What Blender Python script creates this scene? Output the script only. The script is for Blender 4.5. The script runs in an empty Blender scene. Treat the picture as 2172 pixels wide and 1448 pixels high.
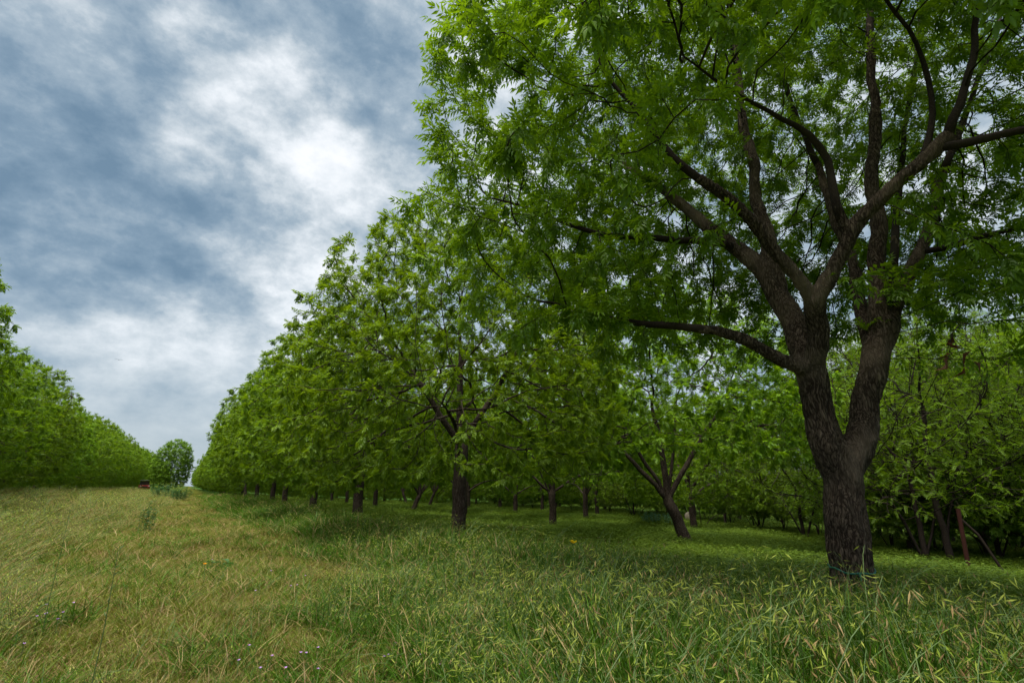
import bpy, math, random
import numpy as np
from mathutils import Vector, Matrix, noise as mnoise

random.seed(7)
rng = np.random.default_rng(7)
S = bpy.context.scene
COL = S.collection
rad = math.radians

# ------------------------------------------------------------------ camera
CAM_Z = 1.32
YAW, PITCH = rad(31.3), rad(15.74)
FPX, CX, CY = 1086.0, 1086.0, 724.0            # 18 mm lens, photograph pixels
cd = bpy.data.cameras.new('camera')
cd.lens, cd.sensor_width = 18.0, 36.0
cd.clip_start, cd.clip_end = 0.05, 5000
cam = bpy.data.objects.new('camera', cd); COL.objects.link(cam)
cam.location = (0, 0, CAM_Z)
cam.rotation_euler = (math.pi/2 + PITCH, 0, -YAW)
S.camera = cam
_f = np.array([math.sin(YAW)*math.cos(PITCH), math.cos(YAW)*math.cos(PITCH), math.sin(PITCH)])
_r = np.array([math.cos(YAW), -math.sin(YAW), 0.0])
_u = np.cross(_r, _f)
_fh = np.array([math.sin(YAW), math.cos(YAW), 0.0])
def ray(px, py):
    return _f + (px-CX)/FPX*_r + (CY-py)/FPX*_u
def at(px, py, F):
    """the world point seen at a photograph pixel, F metres ahead along the ground"""
    d = ray(px, py)
    return np.array([0, 0, CAM_Z]) + d*(F/float(d @ _fh))
def unit(v):
    v = np.asarray(v, float); return v/np.linalg.norm(v)

# ------------------------------------------------------------------ view
S.view_settings.view_transform = 'Standard'
S.view_settings.look = 'None'
S.view_settings.gamma = 1
S.view_settings.exposure = 1.75
S.render.engine = 'CYCLES'
S.cycles.use_denoising = True
S.cycles.max_bounces = 5
S.cycles.diffuse_bounces = 4
S.cycles.transmission_bounces = 3
S.cycles.transparent_max_bounces = 8
S.cycles.sample_clamp_indirect = 6
S.cycles.use_adaptive_sampling = True
S.cycles.adaptive_threshold = 0.012

# ------------------------------------------------------------------ sun
SUN_EL, SUN_AZ = rad(70), rad(-115)             # azimuth from +Y towards +X
sd = bpy.data.lights.new('sun', 'SUN'); sd.energy = 1.5; sd.angle = rad(22); sd.color = (1.0, 0.93, 0.80)
sun = bpy.data.objects.new('sun', sd); COL.objects.link(sun)
_sdir = Vector((math.sin(SUN_AZ)*math.cos(SUN_EL), math.cos(SUN_AZ)*math.cos(SUN_EL), math.sin(SUN_EL)))
sun.rotation_euler = _sdir.to_track_quat('Z', 'Y').to_euler()
sun.location = (0, 0, 60)

# ------------------------------------------------------------------ node helper
class NT:
    def __init__(s, tree): s.t = tree; s.n = tree.nodes; s.l = tree.links
    def add(s, kind, props=None, **ins):
        nd = s.n.new(kind)
        for k, v in (props or {}).items(): setattr(nd, k, v)
        for k, v in ins.items():
            key = int(k[1:]) if k[0] == '_' and k[1:].isdigit() else k.replace('_', ' ')
            s.set(nd.inputs[key], v)
        return nd
    def set(s, sock, v):
        if isinstance(v, bpy.types.NodeSocket): s.l.new(v, sock)
        elif isinstance(v, bpy.types.Node): s.l.new(v.outputs[0], sock)
        else: sock.default_value = v
    def math(s, op, a, b=0.0, c=None, clamp=False):
        nd = s.n.new('ShaderNodeMath'); nd.operation = op; nd.use_clamp = clamp
        s.set(nd.inputs[0], a); s.set(nd.inputs[1], b)
        if c is not None: s.set(nd.inputs[2], c)
        return nd.outputs[0]
    def vmath(s, op, a, b=(0, 0, 0), out=0):
        nd = s.n.new('ShaderNodeVectorMath'); nd.operation = op
        s.set(nd.inputs[0], a)
        if op == 'SCALE': s.set(nd.inputs['Scale'], b)
        else: s.set(nd.inputs[1], b)
        return nd.outputs[out]
    def mix(s, fac, a, b, mode='MIX'):
        nd = s.n.new('ShaderNodeMix'); nd.data_type = 'RGBA'; nd.blend_type = mode
        s.set(nd.inputs['Factor'], fac)
        ca = [i for i in nd.inputs if i.type == 'RGBA']
        s.set(ca[0], a); s.set(ca[1], b)
        return [o for o in nd.outputs if o.type == 'RGBA'][0]
    def ramp(s, fac, stops, interp='LINEAR'):
        nd = s.n.new('ShaderNodeValToRGB'); cr = nd.color_ramp; cr.interpolation = interp
        while len(cr.elements) < len(stops): cr.elements.new(0.5)
        for e, (p, c) in zip(cr.elements, stops):
            e.position = p; e.color = c if len(c) == 4 else (*c, 1)
        s.set(nd.inputs[0], fac); return nd.outputs[0]
    def smooth(s, v, a, b, lo=0.0, hi=1.0):
        nd = s.n.new('ShaderNodeMapRange'); nd.interpolation_type = 'SMOOTHSTEP'
        s.set(nd.inputs[0], v)
        for i, x in enumerate((a, b, lo, hi)): nd.inputs[1+i].default_value = x
        return nd.outputs[0]

# ------------------------------------------------------------------ world: overcast cloud deck over a blue sky
W = bpy.data.worlds.new('World'); S.world = W; W.use_nodes = True
w = NT(W.node_tree); w.n.clear()
SKY_GAIN = 0.1
sky = w.add('ShaderNodeTexSky', dict(sky_type='NISHITA', sun_disc=False, sun_elevation=SUN_EL, sun_rotation=SUN_AZ,
                                     air_density=1.0, dust_density=2.0, ozone_density=1.0))
tc = w.add('ShaderNodeTexCoord')
d0 = w.vmath('NORMALIZE', tc.outputs['Generated'])
warp = w.add('ShaderNodeTexNoise', dict(noise_dimensions='3D'), Vector=d0, Scale=4.0, Detail=4.0, Roughness=0.5)
wv = w.vmath('SUBTRACT', warp.outputs['Color'], (0.5, 0.5, 0.5))
dw = w.vmath('NORMALIZE', w.vmath('ADD', d0, w.vmath('SCALE', wv, 0.26)))
sep = w.add('ShaderNodeSeparateXYZ', Vector=d0)
z = w.math('MAXIMUM', sep.outputs['Z'], 0.0)
zi = w.math('ADD', z, 0.22)
comb = w.add('ShaderNodeCombineXYZ', X=w.math('DIVIDE', sep.outputs['X'], zi), Y=w.math('DIVIDE', sep.outputs['Y'], zi), Z=0.0)
# streaks drawn out across the deck
mp = w.add('ShaderNodeMapping', Vector=comb, Rotation=(0, 0, rad(-12)), Scale=(1.0, 0.95, 1.0), Location=(0.3, 1.7, 0))
n1 = w.add('ShaderNodeTexNoise', dict(noise_dimensions='3D'), Vector=mp, Scale=3.0, Detail=7.0, Roughness=0.5, Distortion=0.3)
mq = w.add('ShaderNodeMapping', Vector=d0, Rotation=(0, 0, rad(25)), Scale=(1.0, 1.0, 1.5))
n2 = w.add('ShaderNodeTexNoise', dict(noise_dimensions='3D'), Vector=mq, Scale=8.0, Detail=10.0, Roughness=0.62, Distortion=0.0)
v = w.math('ADD', w.math('MULTIPLY', w.math('SUBTRACT', n1.outputs[0], 0.5), 0.70), w.math('MULTIPLY', w.math('SUBTRACT', n2.outputs[0], 0.5), 1.6))
LOBE = 0.60
LOBES = [  # photograph pixel, half width (deg), amount: the thin bright and the thick dark parts of the deck
    (620, 240, 7.5, .26), (560, 330, 6, .14), (705, 120, 5, .26), (690, 200, 5, .15), (545, 105, 4.5, .22), (290, 40, 6, .26), (330, 110, 4, .18), (110, 210, 5, .24), (335, 290, 4.5, .22),
    (255, 390, 4, .20), (400, 420, 4, .22), (455, 490, 3, .14), (830, 240, 6, .26), (830, 400, 7, .18), (60, 450, 6, .16), (120, 480, 4, .12), (490, 10, 4, .16),
    (500, 620, 13, .12), (230, 690, 10, .10), (760, 570, 9, .16), (960, 60, 7, .06), (760, 330, 5, .14),
    (80, 170, 7.5, -.28), (190, 330, 6.5, -.30), (280, 460, 7.5, -.36), (400, 530, 6.5, -.34), (545, 540, 6, -.30), (660, 450, 5, -.24), (390, 380, 5, -.22), (345, 190, 6, -.30),
    (430, 110, 7, -.34), (610, 130, 3.5, -.22), (840, 90, 8, -.34), (780, 190, 5, -.26), (100, 570, 7, -.24), (20, 310, 5.5, -.22), (490, 370, 4.5, -.20), (600, 330, 3, -.22), (560, 400, 4, -.16), (20, 40, 6, -.14)]
acc = w.math('ADD', v, 0.505)
for (px, py, wd, amp) in LOBES:
    ax = unit(ray(px-70, py+15))
    dt = w.vmath('DOT_PRODUCT', dw, tuple(ax), out=1)
    acc = w.math('ADD', acc, w.smooth(dt, math.cos(rad(wd*1.3)), 1.0, 0.0, amp*LOBE))
# calm, even haze close to the horizon
hor = w.smooth(sep.outputs['Z'], 0.02, 0.33)
t = w.math('ADD', w.math('MULTIPLY', w.math('SUBTRACT', acc, 0.5), w.math('ADD', w.math('MULTIPLY', hor, 0.85), 0.15)), 0.5, clamp=True)
cloud = w.ramp(t, [(0.0, (.135, .220, .305)), (0.20, (.195, .285, .370)), (0.42, (.325, .41, .48)), (0.60, (.52, .585, .63)), (0.82, (.78, .82, .85)), (1.0, (.90, .915, .93))])
# overcast is brightest overhead; this out-of-view gain is added to light the foliage
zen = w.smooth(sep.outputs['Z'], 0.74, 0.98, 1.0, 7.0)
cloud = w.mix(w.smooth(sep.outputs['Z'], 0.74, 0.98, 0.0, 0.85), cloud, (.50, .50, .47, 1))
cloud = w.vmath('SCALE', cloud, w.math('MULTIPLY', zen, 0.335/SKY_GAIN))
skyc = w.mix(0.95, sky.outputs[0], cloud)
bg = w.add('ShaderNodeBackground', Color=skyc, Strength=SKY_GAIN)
wo = w.add('ShaderNodeOutputWorld', Surface=bg.outputs[0])

# ------------------------------------------------------------------ materials
def new_mat(name):
    m = bpy.data.materials.new(name); m.use_nodes = True
    t = NT(m.node_tree); t.n.clear(); return m, t
def leafy(name, dark, light, trans, tw=0.45, gloss=0.012, attr='tint', patch=None):
    if attr == 'instance': gloss = .008
    """thin leaf: diffuse + translucent; the tint runs from leaf to leaf"""
    m, t = new_mat(name)
    if attr == 'instance':
        a = t.add('ShaderNodeObjectInfo').outputs['Random']
    else:
        a = t.add('ShaderNodeAttribute', dict(attribute_name=attr)).outputs['Fac']
    oi = t.add('ShaderNodeObjectInfo').outputs['Random']
    c = t.mix(a, (*dark, 1), (*light, 1))
    hs = t.add('ShaderNodeHueSaturation', Hue=t.math('ADD', 0.497, t.math('MULTIPLY', oi, 0.012)), Saturation=1.0,
               Value=t.math('ADD', 0.94, t.math('MULTIPLY', oi, 0.16)), Color=c)
    if patch:
        geo = t.add('ShaderNodeNewGeometry')
        nz = t.add('ShaderNodeTexNoise', Vector=geo.outputs['Position'], Scale=patch[0], Detail=4.0, Roughness=0.6)
        f = t.smooth(nz.outputs[0], patch[1], patch[2])
        c = t.mix(f, hs.outputs[0], (*patch[3], 1))
    else:
        c = hs.outputs[0]
    di = t.add('ShaderNodeBsdfDiffuse', Color=c)
    tr = t.add('ShaderNodeBsdfTranslucent', Color=t.mix(1.0, c, (*trans, 1), 'MULTIPLY'))
    mx = t.add('ShaderNodeMixShader', _0=tw, _1=di.outputs[0], _2=tr.outputs[0])
    gl = t.add('ShaderNodeBsdfGlossy', Color=(1, 1, 1, 1), Roughness=0.42)
    mx2 = t.add('ShaderNodeMixShader', _0=gloss, _1=mx.outputs[0], _2=gl.outputs[0])
    t.add('ShaderNodeOutputMaterial', Surface=mx2.outputs[0])
    return m
def bark(name, ridge, crev, scale=(16, 16, 3.2), bump=0.6, dist=0.03):
    m, t = new_mat(name)
    co = t.add('ShaderNodeTexCoord').outputs['Object']
    wn = t.add('ShaderNodeTexNoise', Vector=co, Scale=3.0, Detail=3.0)
    cw = t.vmath('ADD', co, t.vmath('SCALE', t.vmath('SUBTRACT', wn.outputs['Color'], (.5, .5, .5)), 0.16))
    mp = t.add('ShaderNodeMapping', Vector=cw, Scale=scale)
    vo = t.add('ShaderNodeTexVoronoi', dict(feature='DISTANCE_TO_EDGE'), Vector=mp, Scale=2.4, Randomness=1.0)
    nz = t.add('ShaderNodeTexNoise', Vector=mp, Scale=3.4, Detail=9.0, Roughness=0.72)
    n3 = t.add('ShaderNodeTexNoise', Vector=mp, Scale=1.5, Detail=5.0, Roughness=0.6, Distortion=0.6)
    rdg = t.math('SUBTRACT', 1.0, t.math('MULTIPLY', t.math('ABSOLUTE', t.math('SUBTRACT', n3.outputs[0], 0.5)), 5.0), clamp=True)
    h = t.math('ADD', t.math('MULTIPLY', t.smooth(vo.outputs['Distance'], 0.0, 0.22), 0.35), t.math('MULTIPLY', t.math('SUBTRACT', nz.outputs[0], 0.5), 1.8))
    h = t.math('ADD', h, t.math('SUBTRACT', 0.42, t.math('MULTIPLY', rdg, 0.55)))
    big = t.add('ShaderNodeTexNoise', Vector=co, Scale=1.3, Detail=4.0)
    col = t.ramp(h, [(0.05, crev), (0.6, tuple(0.5*(a+b) for a, b in zip(ridge, crev))), (1.0, ridge)])
    col = t.mix(t.smooth(big.outputs[0], 0.45, 0.75, 0.0, 0.5), col, (*[x*1.25 for x in ridge], 1))
    bp = t.add('ShaderNodeBump', Strength=bump, Distance=dist, Height=h)
    b = t.add('ShaderNodeBsdfPrincipled', Base_Color=col, Roughness=0.92, Normal=bp.outputs[0])
    b.inputs['Specular IOR Level'].default_value = 0.15
    t.add('ShaderNodeOutputMaterial', Surface=b.outputs[0])
    return m
def plain(name, col, rough=0.6, metal=0.0, var=0.25, nscale=8.0, spec=0.4):
    m, t = new_mat(name)
    co = t.add('ShaderNodeTexCoord').outputs['Object']
    nz = t.add('ShaderNodeTexNoise', Vector=co, Scale=nscale, Detail=6.0, Roughness=0.6)
    c = t.mix(nz.outputs[0], (*[x*(1-var) for x in col], 1), (*[min(1, x*(1+var)) for x in col], 1))
    b = t.add('ShaderNodeBsdfPrincipled', Base_Color=c, Roughness=rough, Metallic=metal)
    b.inputs['Specular IOR Level'].default_value = spec
    t.add('ShaderNodeOutputMaterial', Surface=b.outputs[0])
    return m

M = {}
M['leaf'] = leafy('pecan_leaf', (.085, .172, .005), (.220, .365, .012), (1.2, 1.05, .5), tw=.5)
M['leaf_near'] = leafy('pecan_leaf_near', (.080, .162, .005), (.215, .360, .012), (1.2, 1.05, .5), tw=.5, gloss=.02)
M['leaf_lime'] = leafy('feathery_leaf', (.092, .178, .007), (.190, .300, .015), (1.15, 1.05, .5), tw=.45)
M['leaf_wood'] = leafy('woodland_leaf', (.060, .120, .006), (.130, .215, .012), (1.15, 1.05, .5), tw=.45)
M['leaf_lone'] = leafy('lone_tree_leaf', (.115, .215, .018), (.230, .360, .034), (1.1, 1.05, .6), tw=.45)
M['leaf_weed'] = leafy('weed_leaf', (.045, .120, .035), (.080, .170, .055), (1.1, 1.0, .6), tw=.4)
M['leaf_teal'] = leafy('bluish_leaf', (.080, .190, .110), (.120, .240, .150), (1.0, 1.0, .9), tw=.4)
M['catkin'] = leafy('catkin', (.050, .085, .012), (.085, .125, .020), (1, 1, .6), tw=.3)
M['dead_leaf'] = leafy('dead_leaf', (.070, .030, .014), (.140, .060, .028), (1, .8, .6), tw=.25)
M['bark'] = bark('pecan_bark', (.30, .225, .165), (.030, .020, .014), bump=.9, dist=.035)
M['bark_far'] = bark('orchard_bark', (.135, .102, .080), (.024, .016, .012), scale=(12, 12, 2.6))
M['bark_thin'] = bark('twig_bark', (.060, .046, .036), (.018, .012, .010), scale=(26, 26, 12), bump=.3, dist=.01)
M['bark_pale'] = bark('sapling_bark', (.190, .160, .110), (.070, .055, .038), scale=(22, 22, 6), bump=.3, dist=.01)
M['grass'] = leafy('grass_blade', (.026, .082, .005), (.082, .160, .012), (1.1, 1.0, .6), tw=.35, attr='instance', patch=(.35, .58, .76, (.13, .155, .020)))
M['grass_left'] = leafy('meadow_blade', (.052, .108, .010), (.145, .190, .026), (1.1, 1.0, .6), tw=.35, attr='instance', patch=(.5, .54, .72, (.20, .20, .075)))
M['grass_path'] = leafy('lane_blade', (.080, .112, .012), (.185, .200, .032), (1.1, 1.0, .6), tw=.35, attr='instance', patch=(.9, .56, .76, (.215, .165, .040)))
M['grass_shade'] = leafy('orchard_blade', (.062, .118, .010), (.130, .185, .024), (1.1, 1.0, .6), tw=.35, attr='instance', patch=(.25, .55, .75, (.10, .17, .04)))
M['straw'] = leafy('dry_blade', (.200, .135, .055), (.360, .260, .120), (1.0, .9, .7), tw=.25, attr='instance')
M['spike'] = leafy('seed_head', (.215, .300, .035), (.410, .430, .090), (1.05, 1.0, .6), tw=.4, attr='instance')
M['stalk'] = leafy('seed_stalk', (.075, .130, .045), (.120, .165, .060), (1.0, 1.0, .7), tw=.2, attr='instance')

def ground_material():
    m, t = new_mat('meadow_soil')
    geo = t.add('ShaderNodeNewGeometry'); P = geo.outputs['Position']
    sx = t.add('ShaderNodeSeparateXYZ', Vector=P)
    nb = t.add('ShaderNodeTexNoise', Vector=P, Scale=0.25, Detail=6.0, Roughness=0.6)
    nf = t.add('ShaderNodeTexNoise', Vector=P, Scale=9.0, Detail=8.0, Roughness=0.7)
    nm = t.add('ShaderNodeTexNoise', Vector=P, Scale=1.6, Detail=6.0, Roughness=0.65)
    xw = t.math('ADD', sx.outputs['X'], t.math('MULTIPLY', t.math('SUBTRACT', nb.outputs[0], .5), 3.0))
    lane = t.ramp(nm.outputs[0], [(.3, (.055, .068, .010)), (.5, (.085, .095, .016)), (.68, (.105, .078, .028))])
    meadow = t.ramp(nm.outputs[0], [(.3, (.060, .095, .022)), (.7, (.120, .150, .042))])
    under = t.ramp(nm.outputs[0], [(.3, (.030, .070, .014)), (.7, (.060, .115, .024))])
    c = t.mix(t.smooth(xw, -3.0, -0.6), meadow, lane)
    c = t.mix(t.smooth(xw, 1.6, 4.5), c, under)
    c = t.mix(1.0, c, t.ramp(nf.outputs[0], [(.3, (.55, .55, .55)), (.7, (1.25, 1.25, 1.25))]), 'MULTIPLY')
    bp = t.add('ShaderNodeBump', Strength=0.8, Distance=0.08, Height=nf.outputs[0])
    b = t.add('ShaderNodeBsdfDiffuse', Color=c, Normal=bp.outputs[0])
    t.add('ShaderNodeOutputMaterial', Surface=b.outputs[0])
    return m
M['ground'] = ground_material()
M['rust'] = plain('rusty_steel', (.034, .012, .009), rough=.9, var=.4, nscale=14, spec=.1)
M['char'] = plain('dark_timber', (.020, .015, .012), rough=.95, var=.4, spec=.05)
M['cord'] = plain('green_cord', (.004, .105, .075), rough=.5, var=.2)
M['stone'] = plain('pale_stone', (.42, .34, .29), rough=.9, var=.3, nscale=5)
M['red'] = plain('red_paint', (.42, .035, .022), rough=.35, var=.12)
M['black'] = plain('black_plastic', (.018, .018, .02), rough=.5, var=.3)
M['rubber'] = plain('tyre_rubber', (.02, .02, .02), rough=.9)
M['glass'] = plain('dark_glass', (.05, .055, .06), rough=.08, var=.1, spec=.8)
M['chrome'] = plain('grey_metal', (.30, .30, .31), rough=.3, metal=.8)
M['lamp'] = plain('lamp_glass', (.75, .74, .70), rough=.15)
M['yellow'] = leafy('yellow_petal', (.75, .47, .01), (.85, .58, .02), (1, .9, .4), tw=.3)
M['orange'] = leafy('orange_petal', (.72, .24, .01), (.80, .34, .015), (1, .8, .4), tw=.3)
M['lilac'] = leafy('lilac_petal', (.42, .22, .55), (.55, .34, .68), (1, 1, 1), tw=.3)
M['feather'] = plain('dark_feather', (.02, .02, .022), rough=.8)

# ------------------------------------------------------------------ object helpers
def mesh_from(name, verts, faces=None, tris=None, mats=(), mat_idx=None, tint=None, smooth=False):
    me = bpy.data.meshes.new(name)
    if tris is not None:
        V = np.asarray(verts, np.float32); T = np.asarray(tris, np.int32)
        me.vertices.add(len(V)); me.vertices.foreach_set('co', V.ravel())
        me.loops.add(T.size); me.loops.foreach_set('vertex_index', T.ravel())
        me.polygons.add(len(T))
        me.polygons.foreach_set('loop_start', np.arange(0, T.size, 3, dtype=np.int32))
        me.polygons.foreach_set('loop_total', np.full(len(T), 3, dtype=np.int32))
        if mat_idx is not None: me.polygons.foreach_set('material_index', np.asarray(mat_idx, np.int32))
        me.update(calc_edges=True)
    else:
        me.from_pydata([tuple(map(float, p)) for p in verts], [], faces)
        if mat_idx is not None: me.polygons.foreach_set('material_index', np.asarray(mat_idx, np.int32))
        me.update()
    for m in mats: me.materials.append(m)
    if tint is not None:
        a = me.attributes.new('tint', 'FLOAT', 'POINT'); a.data.foreach_set('value', np.asarray(tint, np.float32))
    if smooth: me.polygons.foreach_set('use_smooth', np.ones(len(me.polygons), bool))
    return me
def obj(name, me, parent=None, loc=None):
    o = bpy.data.objects.new(name, me); COL.objects.link(o)
    if parent is not None: o.parent = parent
    if loc is not None: o.location = loc
    return o
def tag(o, label=None, cat=None, group=None, kind=None):
    if label: o['label'] = label
    if cat: o['category'] = cat
    if group: o['group'] = group
    if kind: o['kind'] = kind
    return o
def empty(name, loc, label, cat, group=None, rz=0.0):
    o = bpy.data.objects.new(name, None); COL.objects.link(o)
    o.empty_display_size = 0.3
    o.location = loc; o.rotation_euler = (0, 0, rz)
    return tag(o, label, cat, group)
def copy_tree(root, loc, rz, sc, label, cat, group=None):
    r = root.copy(); COL.objects.link(r)
    r.location = loc; r.rotation_euler = (0, 0, rz); r.scale = sc
    for k in ('label', 'category', 'group'):
        if k in r.keys(): del r[k]
    tag(r, label, cat, group)
    for ch in list(root.children):
        c = ch.copy(); COL.objects.link(c); c.parent = r
    return r

# ------------------------------------------------------------------ terrain
def sstep(x, a, b):
    t = np.clip((np.asarray(x, float)-a)/(b-a), 0, 1); return t*t*(3-2*t)
def gz(x, y):
    x = np.asarray(x, float); y = np.asarray(y, float)
    z = 0.62*sstep(-x, 1.2, 8.0)
    z = z - 0.95*sstep(x, 5.0, 20.0) - 0.75*sstep(x, 18.0, 42.0)
    z = z + 0.05*np.sin(x*0.9+y*0.35)*sstep(np.hypot(x, y), 3, 9) + 0.04*np.sin(x*0.31-y*0.77+1.3)
    return z
def gp(x, y): return (float(x), float(y), float(gz(x, y)))
ax_ = np.unique(np.concatenate([-np.geomspace(30, 1500, 26)[::-1], np.linspace(-30, 60, 181), np.geomspace(60, 1500, 26)]))
ay_ = np.unique(np.concatenate([-np.geomspace(12, 1200, 20)[::-1], np.linspace(-12, 80, 150), np.geomspace(80, 1800, 36)]))
gx, gy = np.meshgrid(ax_, ay_)
gv = np.stack([gx.ravel(), gy.ravel(), gz(gx, gy).ravel()], 1)
nx = len(ax_); ny = len(ay_)
ii, jj = np.meshgrid(np.arange(nx-1), np.arange(ny-1))
a = (jj*nx+ii).ravel(); b_ = a+1; c_ = a+nx+1; d_ = a+nx
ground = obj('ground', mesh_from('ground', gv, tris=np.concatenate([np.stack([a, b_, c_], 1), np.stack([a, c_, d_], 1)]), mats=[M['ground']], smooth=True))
tag(ground, kind='structure')

# ------------------------------------------------------------------ tubes
class Tubes:
    def __init__(s): s.v = []; s.f = []
    def add(s, pts, rs, n, cap=True, wob=0.0):
        pts = np.asarray(pts, float); k = len(pts)
        if k < 2: return
        tn = np.gradient(pts, axis=0); tn /= np.linalg.norm(tn, axis=1)[:, None]+1e-9
        ref = np.array([0, 0, 1.0]) if abs(tn[0, 2]) < .9 else np.array([1.0, 0, 0])
        U = np.cross(tn[0], ref); U /= np.linalg.norm(U)
        base = len(s.v); ang = np.arange(n)*2*math.pi/n
        for i in range(k):
            U = U - tn[i]*(U @ tn[i]); U /= np.linalg.norm(U)+1e-9
            Vv = np.cross(tn[i], U)
            rr = rs[i]
            for a_ in ang:
                q = rr*(1+wob*math.sin(3*a_+i*.7)*.5+wob*math.sin(5*a_-i*.4+2)*.5)
                s.v.append(pts[i]+q*(math.cos(a_)*U+math.sin(a_)*Vv))
        for i in range(k-1):
            for j in range(n):
                j2 = (j+1) % n
                s.f.append((base+i*n+j, base+i*n+j2, base+(i+1)*n+j2, base+(i+1)*n+j))
        if cap:
            s.f.append(tuple(base+j for j in reversed(range(n))))
            s.f.append(tuple(base+(k-1)*n+j for j in range(n)))

# ------------------------------------------------------------------ space colonisation
class Skel:
    """a branching skeleton: positions, parents, minimum radii"""
    def __init__(s): s.P = []; s.par = []; s.rmin = []; s.fixed = []
    def node(s, p, par, r=0.0, fixed=False):
        s.P.append(np.asarray(p, float)); s.par.append(par); s.rmin.append(r); s.fixed.append(fixed); return len(s.P)-1
    def limb(s, pts, step, start=None):
        """pts: list of (xyz, radius); returns node ids"""
        pos = np.array([p for p, _ in pts]); rr = np.array([r for _, r in pts])
        seg = np.linalg.norm(np.diff(pos, axis=0), axis=1); L = np.concatenate([[0], np.cumsum(seg)])
        n = max(2, int(L[-1]/step)+1); ts = np.linspace(0, L[-1], n)
        # Catmull-like smoothing: linear resample then average
        q = np.stack([np.interp(ts, L, pos[:, k]) for k in range(3)], 1); r = np.interp(ts, L, rr)
        for _ in range(2):
            q[1:-1] = .25*q[:-2]+.5*q[1:-1]+.25*q[2:]
        for k in range(1, n-1):
            q[k] += np.array(mnoise.noise_vector(Vector(q[k])*1.9))*min(.06, .7*r[k]+.012)+np.array(mnoise.noise_vector(Vector(q[k])*5.0))*.014
            r[k] *= 1+.10*mnoise.noise(Vector(q[k])*3.1)
        ids = []; par = -1 if start is None else start
        for k in range(n):
            if k == 0 and start is not None: continue
            par = s.node(q[k], par, r[k], True); ids.append(par)
        return ids
    def near(s, p):
        P = np.array(s.P); return int(np.argmin(((P-np.asarray(p))**2).sum(1)))
    def grow(s, A, D, di, dk, iters, trop=(0, 0, 0), jit=0.15, seed=0, grow_from=None):
        g = np.random.default_rng(seed); A = np.asarray(A, float)
        trop = np.asarray(trop, float)
        P = np.array(s.P); nn = np.full(len(A), -1); nd = np.full(len(A), 1e9)
        def upd(ids):
            if len(ids) == 0: return
            Q = np.array([s.P[i] for i in ids])
            for lo in range(0, len(Q), 400):
                dd = np.sqrt(((A[:, None, :]-Q[None, lo:lo+400, :])**2).sum(2))
                k = dd.argmin(1); m = dd[np.arange(len(A)), k]
                bt = m < nd
                nd[bt] = m[bt]; nn[bt] = np.array(ids)[lo:lo+400][k[bt]]
        upd(list(range(len(s.P))) if grow_from is None else grow_from)
        alive = np.ones(len(A), bool); nch = {}
        for it in range(iters):
            act = alive & (nd < di)
            if not act.any():
                if alive.any() and it < 4: di *= 1.6; continue
                break
            dirs = A[act]-np.array([s.P[i] for i in nn[act]]); dirs /= np.linalg.norm(dirs, axis=1)[:, None]+1e-9
            uq, inv = np.unique(nn[act], return_inverse=True)
            sm = np.zeros((len(uq), 3)); np.add.at(sm, inv, dirs)
            new = []
            for k, i in enumerate(uq):
                if nch.get(i, 0) >= 4: alive[act & (nn == i)] = False; continue
                dv = sm[k]; L = np.linalg.norm(dv)
                if L < 1e-3: dv = g.normal(size=3); L = np.linalg.norm(dv)
                dv = dv/L+trop+g.normal(size=3)*jit
                # keep some of the parent's heading
                pr = s.par[i]
                if pr >= 0:
                    h = s.P[i]-s.P[pr]; dv = dv+0.35*h/(np.linalg.norm(h)+1e-9)
                dv /= np.linalg.norm(dv)+1e-9
                new.append(s.node(s.P[i]+dv*D, i)); nch[i] = nch.get(i, 0)+1
            upd(new)
            alive &= nd > dk
            if not alive.any(): break
    def finish(s, rtip=0.006, ex=2.35):
        n = len(s.P); s.P = np.array(s.P); par = s.par
        ch = [[] for _ in range(n)]
        for i, p in enumerate(par):
            if p >= 0: ch[p].append(i)
        acc = np.zeros(n)
        order = []
        st = [i for i in range(n) if par[i] < 0]
        while st:
            i = st.pop(); order.append(i); st.extend(ch[i])
        for i in reversed(order):
            if not ch[i]: acc[i] = rtip**ex
            else: acc[i] = sum(acc[c] for c in ch[i])+0.02*rtip**ex
        r = acc**(1/ex)
        s.r = np.array([max(a, 0.0) if m <= 0 else m for a, m in zip(r, s.rmin)])
        # never thicker than the parent
        for i in order:
            if par[i] >= 0: s.r[i] = min(s.r[i], s.r[par[i]])
        s.ch = ch; s.order = order
        depth = np.zeros(n, int)
        for i in reversed(order):
            depth[i] = 0 if not ch[i] else 1+max(depth[c] for c in ch[i])
        s.depth = depth
        return s
    def chains(s):
        out = []; st = [(i, -1) for i in range(len(s.P)) if s.par[i] < 0]
        while st:
            i, p = st.pop(); c = [] if p < 0 else [p]
            c.append(i)
            while s.ch[i]:
                k = sorted(s.ch[i], key=lambda q: -s.r[q])
                for q in k[1:]: st.append((q, i))
                i = k[0]; c.append(i)
            out.append((c, p >= 0))
        return out
    def tubes(s, lo, hi, ring):
        """tube mesh of the parts of each chain whose radius lies in [lo, hi)"""
        tb = Tubes()
        for c, forked in s.chains():
            pts = [s.P[i] for i in c]; rs = [s.r[i] for i in c]
            if forked: rs[0] = rs[1]
            keep = [k for k in range(len(c)) if lo <= rs[k] < hi]
            if not keep: continue
            a0 = max(0, keep[0]-1); a1 = keep[-1]
            if a1-a0 < 1: continue
            P_ = np.array(pts[a0:a1+1]); R_ = np.array(rs[a0:a1+1])
            if a0 < keep[0]: R_[0] = min(R_[0], R_[1]*1.15)
            tb.add(P_, R_, ring(max(R_)))
        return tb

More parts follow.
